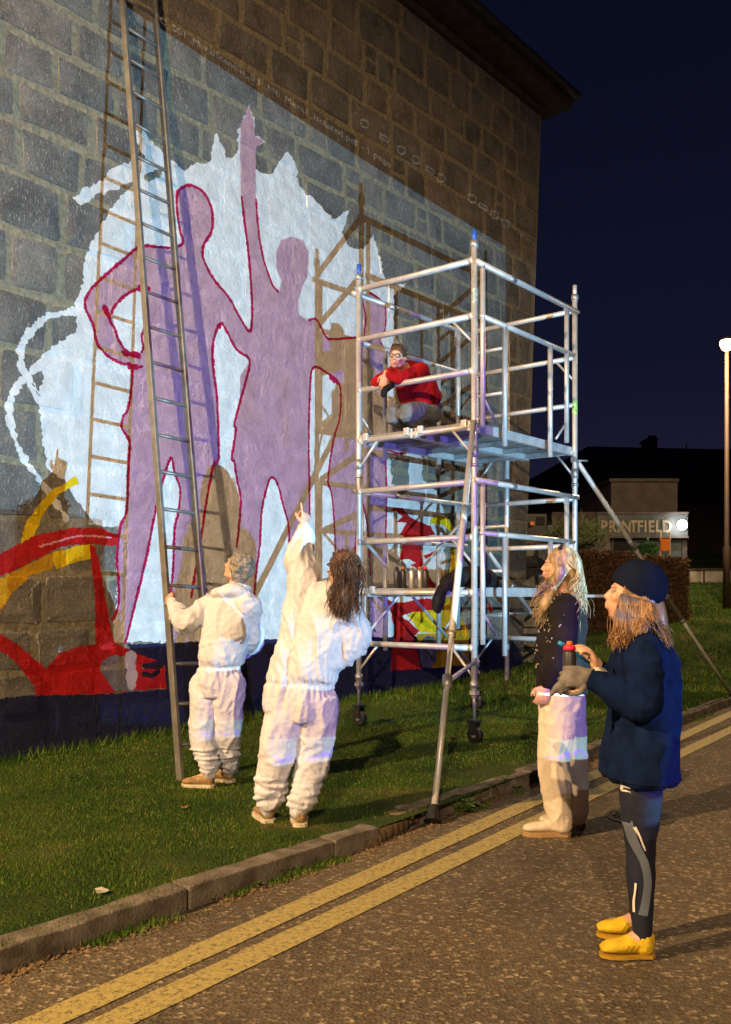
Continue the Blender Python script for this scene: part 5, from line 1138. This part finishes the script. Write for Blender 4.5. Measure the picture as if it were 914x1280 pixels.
def surf_strip(o_, pts, w_, m, name, parent, lift=.004):
    """thin strip laid on the outer surface of a garment (camera-left side), built by closest point"""
    og_ = origin(o_); b = BM(); prev = None
    P_ = [V(p) for p in catmull(pts, 6)]
    for i, p in enumerate(P_):
        d = (P_[min(i+1, len(P_)-1)]-P_[max(i-1, 0)]).normalized(); sd = d.cross(V((0, -1, 0))).normalized(); wv = w_[0]+(w_[1]-w_[0])*i/(len(P_)-1) if isinstance(w_, tuple) else w_; cur = []
        for s in (-1, 0, 1):
            ok, loc, nm, ix = o_.ray_cast(p+sd*wv*s-og_-V((0, .5, 0)), V((0, 1, 0)))
            if not ok: ok, loc, nm, ix = o_.closest_point_on_mesh(p+sd*wv*s-og_)
            cur.append(b.verts.new(loc+nm*lift+og_))
        if prev: 
            for j in (0, 1): b.faces.new((prev[j], prev[j+1], cur[j+1], cur[j]))
        prev = cur
    return link(name, b, M[m], parent, True)
lg = [c for c in na.children if c.name.startswith('leggings')][0]
Yl = YN-.16
surf_strip(lg, [P(790, 1030, Yl), P(797, 1055, Yl), P(810, 1085, Yl), P(813, 1115, Yl), P(809, 1150, Yl)], (.014, .016), 'legging_grey', 'leg_stripe', lg)
surf_strip(lg, [P(797, 1036, Yl), P(802, 1046, Yl), P(810, 1066, Yl)], (.006, .002), 'reflect', 'reflective_trim', lg, .007)
surf_strip(lg, [P(800, 1108, Yl), P(799, 1130, Yl), P(800, 1147, Yl)], .003, 'reflect', 'ankle_zip', lg, .006)
surf_strip(lg, [P(782, 986, Yl), P(785, 989, Yl), P(783, 993, Yl)], .003, 'reflect', 'small_logo', lg, .006)
b = BM(); mid = (sh[0]+sh[1])/2; bot = P(800, 974, YN+.02)
loft(b, [(neck+V((.01, 0, .0)), .066, .066), (mid+V((0, 0, .045)), .12, .09), (mid-V((0, 0, .02)), .20, .125), (mid-V((0.0, 0, .15)), .21, .118), (mid.lerp(bot, .62), .235, .130), (bot+V((0, 0, .07)), .230, .142), (bot+V((0, 0, .012)), .212, .138), (bot, .15, .10)], Y1_)
for i in (0, 1): limb(b, [mid.lerp(sh[i], .6), sh[i], sh[i].lerp(el[i], .5)+V((.01, 0, 0)), el[i]+V((.0, 0, -.005)), el[i].lerp(wr[i], .5)+V((0, 0, -.005)), wr[i].lerp(el[i], .12)], [.076, .078, .072, .070, .056, .037])
limb(b, [P(792, 790, YN-.02), P(803, 786, YN-.05), P(815, 790, YN-.01)], [.03, .035, .03])
fl_ = solid(b, 'fleece', M['navy_fleece'], na, .009, 2, lambda p, a=folds(.010, 5.0), c=crinkle(.009, 4.6): a(p)+c(p))
hz_ = [(P(800, 968, YN).z, 'hem_seam', 0.0045)]
for zc, nm_, rr_s in hz_:
    b = BM(); pts_ = []
    og_ = origin(fl_)
    for k in range(41):
        a_ = k*math.pi/20; dir_ = V((math.cos(a_), math.sin(a_), 0)); cz = V((bot.x, bot.y, zc)); ok, loc, nm, ix = fl_.ray_cast(cz+dir_*.6-og_, -dir_)
        if ok: pts_.append(loc+og_)
    if len(pts_) > 8: tube(b, pts_, rr_s, 6, cap=False); link(nm_, b, M['navy_knit'], fl_, True)
b = BM(); cf = wr[0].lerp(el[0], .13); dcf = (el[0]-wr[0]).normalized(); tube(b, [cf-dcf*.012, cf, cf+dcf*.022], [.037, .041, .045], 16); link('sleeve_cuff', b, M['navy_knit'], fl_, True)
b = BM(); c0 = T(-.022, 0, .048); ball(b, c0, .1, 1.10, .95, 1.10, q, 28, 18)
upv = q @ V((-.42, 0, 1)); upv.normalize()
bmesh.ops.bisect_plane(b, geom=b.verts[:]+b.edges[:]+b.faces[:], plane_co=T(-.02, 0, -.004), plane_no=-upv, clear_outer=True)
es = [e for e in b.edges if e.is_boundary]
if es: bmesh.ops.contextual_create(b, geom=es)
bt = solid(b, 'beanie', M['navy_knit'], na, .0055, 2, lambda p: .0016*math.sin(math.atan2(p.y-c0.y, p.x-c0.x)*52)+.006*noise.noise(p*11))
b = BM(); lc = P(806, 752, YN-.10)
b.free()
b = BM(); limb(b, [T(-.03, .0, .0), T(-.03, 0, -.05), P(795, 785, YN-.02), P(780, 798, YN-.08)], [.088, .092, .08, .03], 14); limb(b, [T(-.08, 0, -.0), P(822, 775, YN), P(832, 800, YN)], [.05, .04, .015], 10)
for i in range(1300):
    r_ = random.random()
    if r_ < .62: sd = -1*random.choice((1, 1, 1, -1)); st = T(random.uniform(-.06, .045), sd*.075, .03); en = P(770+random.gauss(0, 5)+random.random()*10, 802+random.gauss(0, 5), YN+(-.14 if sd > 0 else .10)*1+random.gauss(0, .012)); md = T(random.uniform(-.03, .055), sd*.095, -.07)
    else: sd = random.choice((-1, 1)); st = T(-.09, sd*random.uniform(0, .06), .0); en = P(836+random.gauss(0, 3)-random.random()*5, 808+random.gauss(0, 9), YN+random.gauss(0, .06)); md = P(818+random.gauss(0, 3), 772, YN+random.gauss(0, .06))
    if sd == -1 and r_ < .62: pass
    p_ = [V(c) for c in catmull([st, md, md.lerp(en, .5)+V((random.gauss(0, .008), random.gauss(0, .008), 0)), en], 6)]; ph = random.random()*6; n_ = len(p_)
    p_ = [p+V((math.sin(k*.5+ph), math.cos(k*.5+ph), 0))*.005*(k/n_) for k, p in enumerate(p_)]; strand_mesh(b, p_, random.uniform(.0014, .0028), 3)
for i in range(900):      # near-side curtain of hair between the beanie and the collar
    u_ = random.random(); st = P(776+u_*38, 742+u_*10, YN-.085); md = P(771+u_*42+random.gauss(0, 1.5), 772, YN-.115); en = P(768+u_*38+random.gauss(0, 3), 806-u_*16+random.gauss(0, 4), YN-.125+random.gauss(0, .008))
    p_ = [V(c) for c in catmull([st, md, en], 6)]; strand_mesh(b, p_, random.uniform(.0014, .0028), 3)
link('hair', b, M['auburn_hair'], na, True)
b = BM(); hand(b, wr[0]-V((-.005, 0, 0)), V((-.9, .1, .0)), V((.05, -1, .1)), .75, 1.06, False, -1); limb(b, [wr[0]+V((.04, 0, 0)), wr[0]-V((.01, 0, 0))], [.036, .034]); gl = solid(b, 'glove', M['glove'], na, .0038, 1, folds(.0010, 60))
b = BM(); tube(b, [wr[0]+V((.012, 0, 0)), wr[0]+V((.045, 0, 0))], .038, 14); link('glove_cuff', b, mat('pale_cuff', (.45, .42, .33), .8), gl, True)
M['yellow_dark'] = mat('yellow_shoe_trim', (.36, .21, .01), .8)
for i in (0, 1):
    h0 = an[i]+V((.042, 0, 0)); t0 = toe[i]+V((-.030, 0, 0)); h0.z = t0.z = .004
    b = BM(); shoe('shoe', b, h0+V((0, 0, .012)), t0+V((0, 0, .012)), h=.078, w_=.040); limb(b, [an[i]+V((.004, 0, -.035)), an[i]+V((.004, 0, -.012))], [.042, .040], 12); s_ = solid(b, 'shoe', M['yellow_shoe'], na, .0045, 2, folds(.0015, 40)); link('sole', sole(h0, t0, .044, .013), M['yellow_dark'], s_)
    for k in range(6): 
        b = BM(); c = h0.lerp(t0, .40+k*.065)+V((0, 0, .085-.0075*k)); tube(b, [c-V((0, .027, .010)), c-V((0, .012, 0)), c+V((0, .012, 0)), c+V((0, .027, -.010))], .0032, 5); link('lace', b, M['yellow_dark'], s_)
    for k in range(3):
        x0_ = .30+.10*k; surf_strip(s_, [h0.lerp(t0, x0_)+V((0, -.06, .055)), h0.lerp(t0, x0_+.05)+V((0, -.06, .038)), h0.lerp(t0, x0_+.08)+V((0, -.06, .022))], .0028, 'yellow_dark', 'side_stripe', s_, .0015)
    b = BM(); limb(b, [an[i]+V((0, 0, -.03)), an[i]+V((0, 0, .03))], [.037, .037], 12); link('sock', b, M['legging'], na, True)
# held things: spray can, pen, spare glove
cc = P(712, 834, YN-.085); can_ = thing('spray_can', 'black spray can with a pink and orange cap held in the grey glove', 'spray can', cc-V((0, 0, .09)))
link('can_body', tube(BM(), [cc-V((0, 0, .09)), cc-V((0, 0, .085)), cc+V((0, 0, .055)), cc+V((0, 0, .068))], [.024, .026, .026, .021], 18), M['can_black'], can_, True)
link('cap_ring', tube(BM(), [cc+V((0, 0, .068)), cc+V((0, 0, .085))], [.026, .022], 18), M['pink'], can_, True); link('nozzle', tube(BM(), [cc+V((0, 0, .085)), cc+V((0, 0, .102))], [.014, .011], 12), M['orange'], can_, True)
pn = thing('marker_pen', 'bright blue marker pen held across above the spray can', 'pen', P(718, 815, YN-.02)); link('barrel', tube(BM(), [P(700, 804, YN-.06), P(736, 828, YN+.02)], .006, 10), M['cyan'], pn, True); link('pen_cap', tube(BM(), [P(699, 803, YN-.062), P(706, 808, YN-.046)], .008, 10), M['cyan'], pn, True)
b = BM(); g0 = P(708, 852, YN-.12); 
for dx, l_ in ((-14, 26), (-7, 20), (-1, 24), (6, 18)): limb(b, [g0, P(704+dx*.5, 858, YN-.12), P(702+dx*.9, 852+l_*.6, YN-.12)], [.016, .014, .009], 8, 3)
ball(b, g0, .028, 1, .5, 1.3); sg_ = solid(b, 'spare_glove', M['glove'], None, .005, 1); tag(sg_, 'spare grey work glove dangling below the gloved hand', 'glove')
# ---------- woman in red on the upper deck
YR = 8.62
re = thing('person', 'woman in red sweatshirt and glasses crouching on the scaffold deck, leaning over the rail', 'person', (P(525, 530, YR+.2).x, YR+.2, ZR(4)+.04))
rl_ = lambda t, dz: fr_pt(A, B, t, ZR(5)+dz)
hc = P(497, 446, YR-.10); neck = P(508, 461, YR+.03); sh = (P(527, 464, YR-.06), P(494, 467, YR+.16)); el = (P(478, 478, YR-.12), P(472, 483, YR+.12)); wr = (P(477, 474, YR-.20), P(506, 478, YR-.05))
el = (P(500, 473, YR-.24), P(471, 479, YR-.02)); wr = (P(482, 468, YR-.21), P(484, 474, YR-.20))
dkz = ZR(4)+.05
hip = (P(538, 516, YR+.10), P(532, 514, YR+.30)); kn = (P(509, 516, YR-.16), P(492, 519, YR-.02)); an = (V((hip[0].x-.10, YR+.02, dkz+.06)), V((hip[1].x-.10, YR+.22, dkz+.06))); toe = tuple(p+V((.09, .10, -.02)) for p in an)
q, T, bo = fullbody(re, hc, (-.35, -.92, -.12), (.15, -.1, 1), neck, sh, el, wr, hip, kn, an, toe, (dict(d=V((-.25, -.15, -.9)), nrm=V((-.2, -1, .1)), curl=.45, thumb=1, k=.95), dict(d=V((-.2, -.3, -.9)), nrm=V((.2, -1, .1)), curl=.6, thumb=1, k=.9)), 1.0, 1.0)
mid = (sh[0]+sh[1])/2; ph = (hip[0]+hip[1])/2; b = BM()
loft(b, [(neck, .07, .065), (mid+V((0, 0, .02)), .17, .10), (mid.lerp(ph, .3), .215, .150), (mid.lerp(ph, .6)+V((-.01, -.03, 0)), .225, .175), (mid.lerp(ph, .85), .215, .17), (ph+V((.02, 0, .03)), .19, .15)], lateral(sh[0], sh[1]))
limb(b, [mid.lerp(sh[0], .6), sh[0], sh[0].lerp(el[0], .5)+V((0, 0, -.01)), el[0], el[0].lerp(wr[0], .8)], [.08, .085, .078, .066, .040]); limb(b, [mid.lerp(sh[1], .6), sh[1], sh[1].lerp(el[1], .5), el[1], el[1].lerp(wr[1], .75)], [.08, .085, .074, .062, .042])
solid(b, 'sweatshirt', M['red_knit'], re, .010, 2, folds(.009, 10, (1, 1, 1.6)))
b = BM()
for i in (0, 1): limb(b, [hip[i], hip[i].lerp(kn[i], .5), kn[i], kn[i].lerp(an[i], .4), an[i]], [.125, .108, .092, .078, .05])
loft(b, [(ph+V((.01, 0, .10)), .16, .12), (ph, .18, .15), (ph-V((0, 0, .08)), .15, .13)], lateral(hip[0], hip[1])); solid(b, 'trousers', M['grey_denim'], re, .010, 2, folds(.007, 12, (1, 1, 1)))
b = BM(); hair_cap(b, T, q, .985)
for i in range(70):
    v_ = V((random.uniform(-.9, .5), random.gauss(0, .8), random.uniform(.1, 1))).normalized(); c_ = T(-.02, 0, .034); p0 = T(.05, v_.y*.05, .115); p2 = T(-.10, v_.y*.05, .0); pm = T(-.02, v_.y*.086, .034+.09*max(.1, 1-abs(v_.y)*.6)); tube(b, [p0, pm, p2], [.003, .007, .004], 4)
ball(b, T(-.12, 0, .03), .036)
link('hair', b, M['brown_hair'], re, True)
b = BM()
for s in (-1, 1):
    cs_ = T(.090, .033*s, .003); rg = [cs_+(q @ V((0, math.cos(a_)*.025, math.sin(a_)*.019))) for a_ in [k*math.pi/8 for k in range(17)]]; tube(b, rg, .0032, 6, cap=False); tube(b, [T(.086, .056*s, .007), T(.0, .078*s, .005)], .0025, 6)
tube(b, [T(.093, -.01, .008), T(.093, .01, .008)], .003, 6); link('glasses', b, M['black'], re, True)
for i in (0, 1): 
    b = BM(); shoe('shoe', b, an[i]+V((-.03, -.03, -.06)), toe[i]+V((.05, .05, -.045))); solid(b, 'shoe', M['black'], re, .008, 1)
b = BM(); c_ = P(482, 487, YR-.25); limb(b, [c_+V((.06, 0, .04)), c_, c_+V((-.02, 0, -.05))], [.03, .034, .028]); ball(b, c_+V((.055, -.03, .055)), .02); rs_ = solid(b, 'dust_mask', M['black_cloth'], None, .006, 1); tag(rs_, 'dark dust mask dangling from the hand of the woman in red', 'mask')
# ---------- black jacket thrown over the lower deck
b = BM(); jY = 8.02; jz = dz+.03
limb(b, [P(556, 728, jY+.1), P(570, 722, jY), P(592, 719, jY+.05), P(612, 724, jY+.3), P(622, 733, jY+.5)], [.05, .075, .085, .075, .04]); limb(b, [P(566, 726, jY), P(553, 737, jY-.08), P(548, 752, jY-.10), P(547, 760, jY-.10)], [.06, .058, .055, .045]); ball(b, P(585, 730, jY+.1), .09, 1.6, 1.2, .5)
jk2 = solid(b, 'draped_jacket', M['black_cloth'], None, .010, 2, folds(.014, 9, (1, 1, 1))); tag(jk2, 'black jacket thrown over the lower deck of the scaffold, one sleeve hanging', 'jacket')
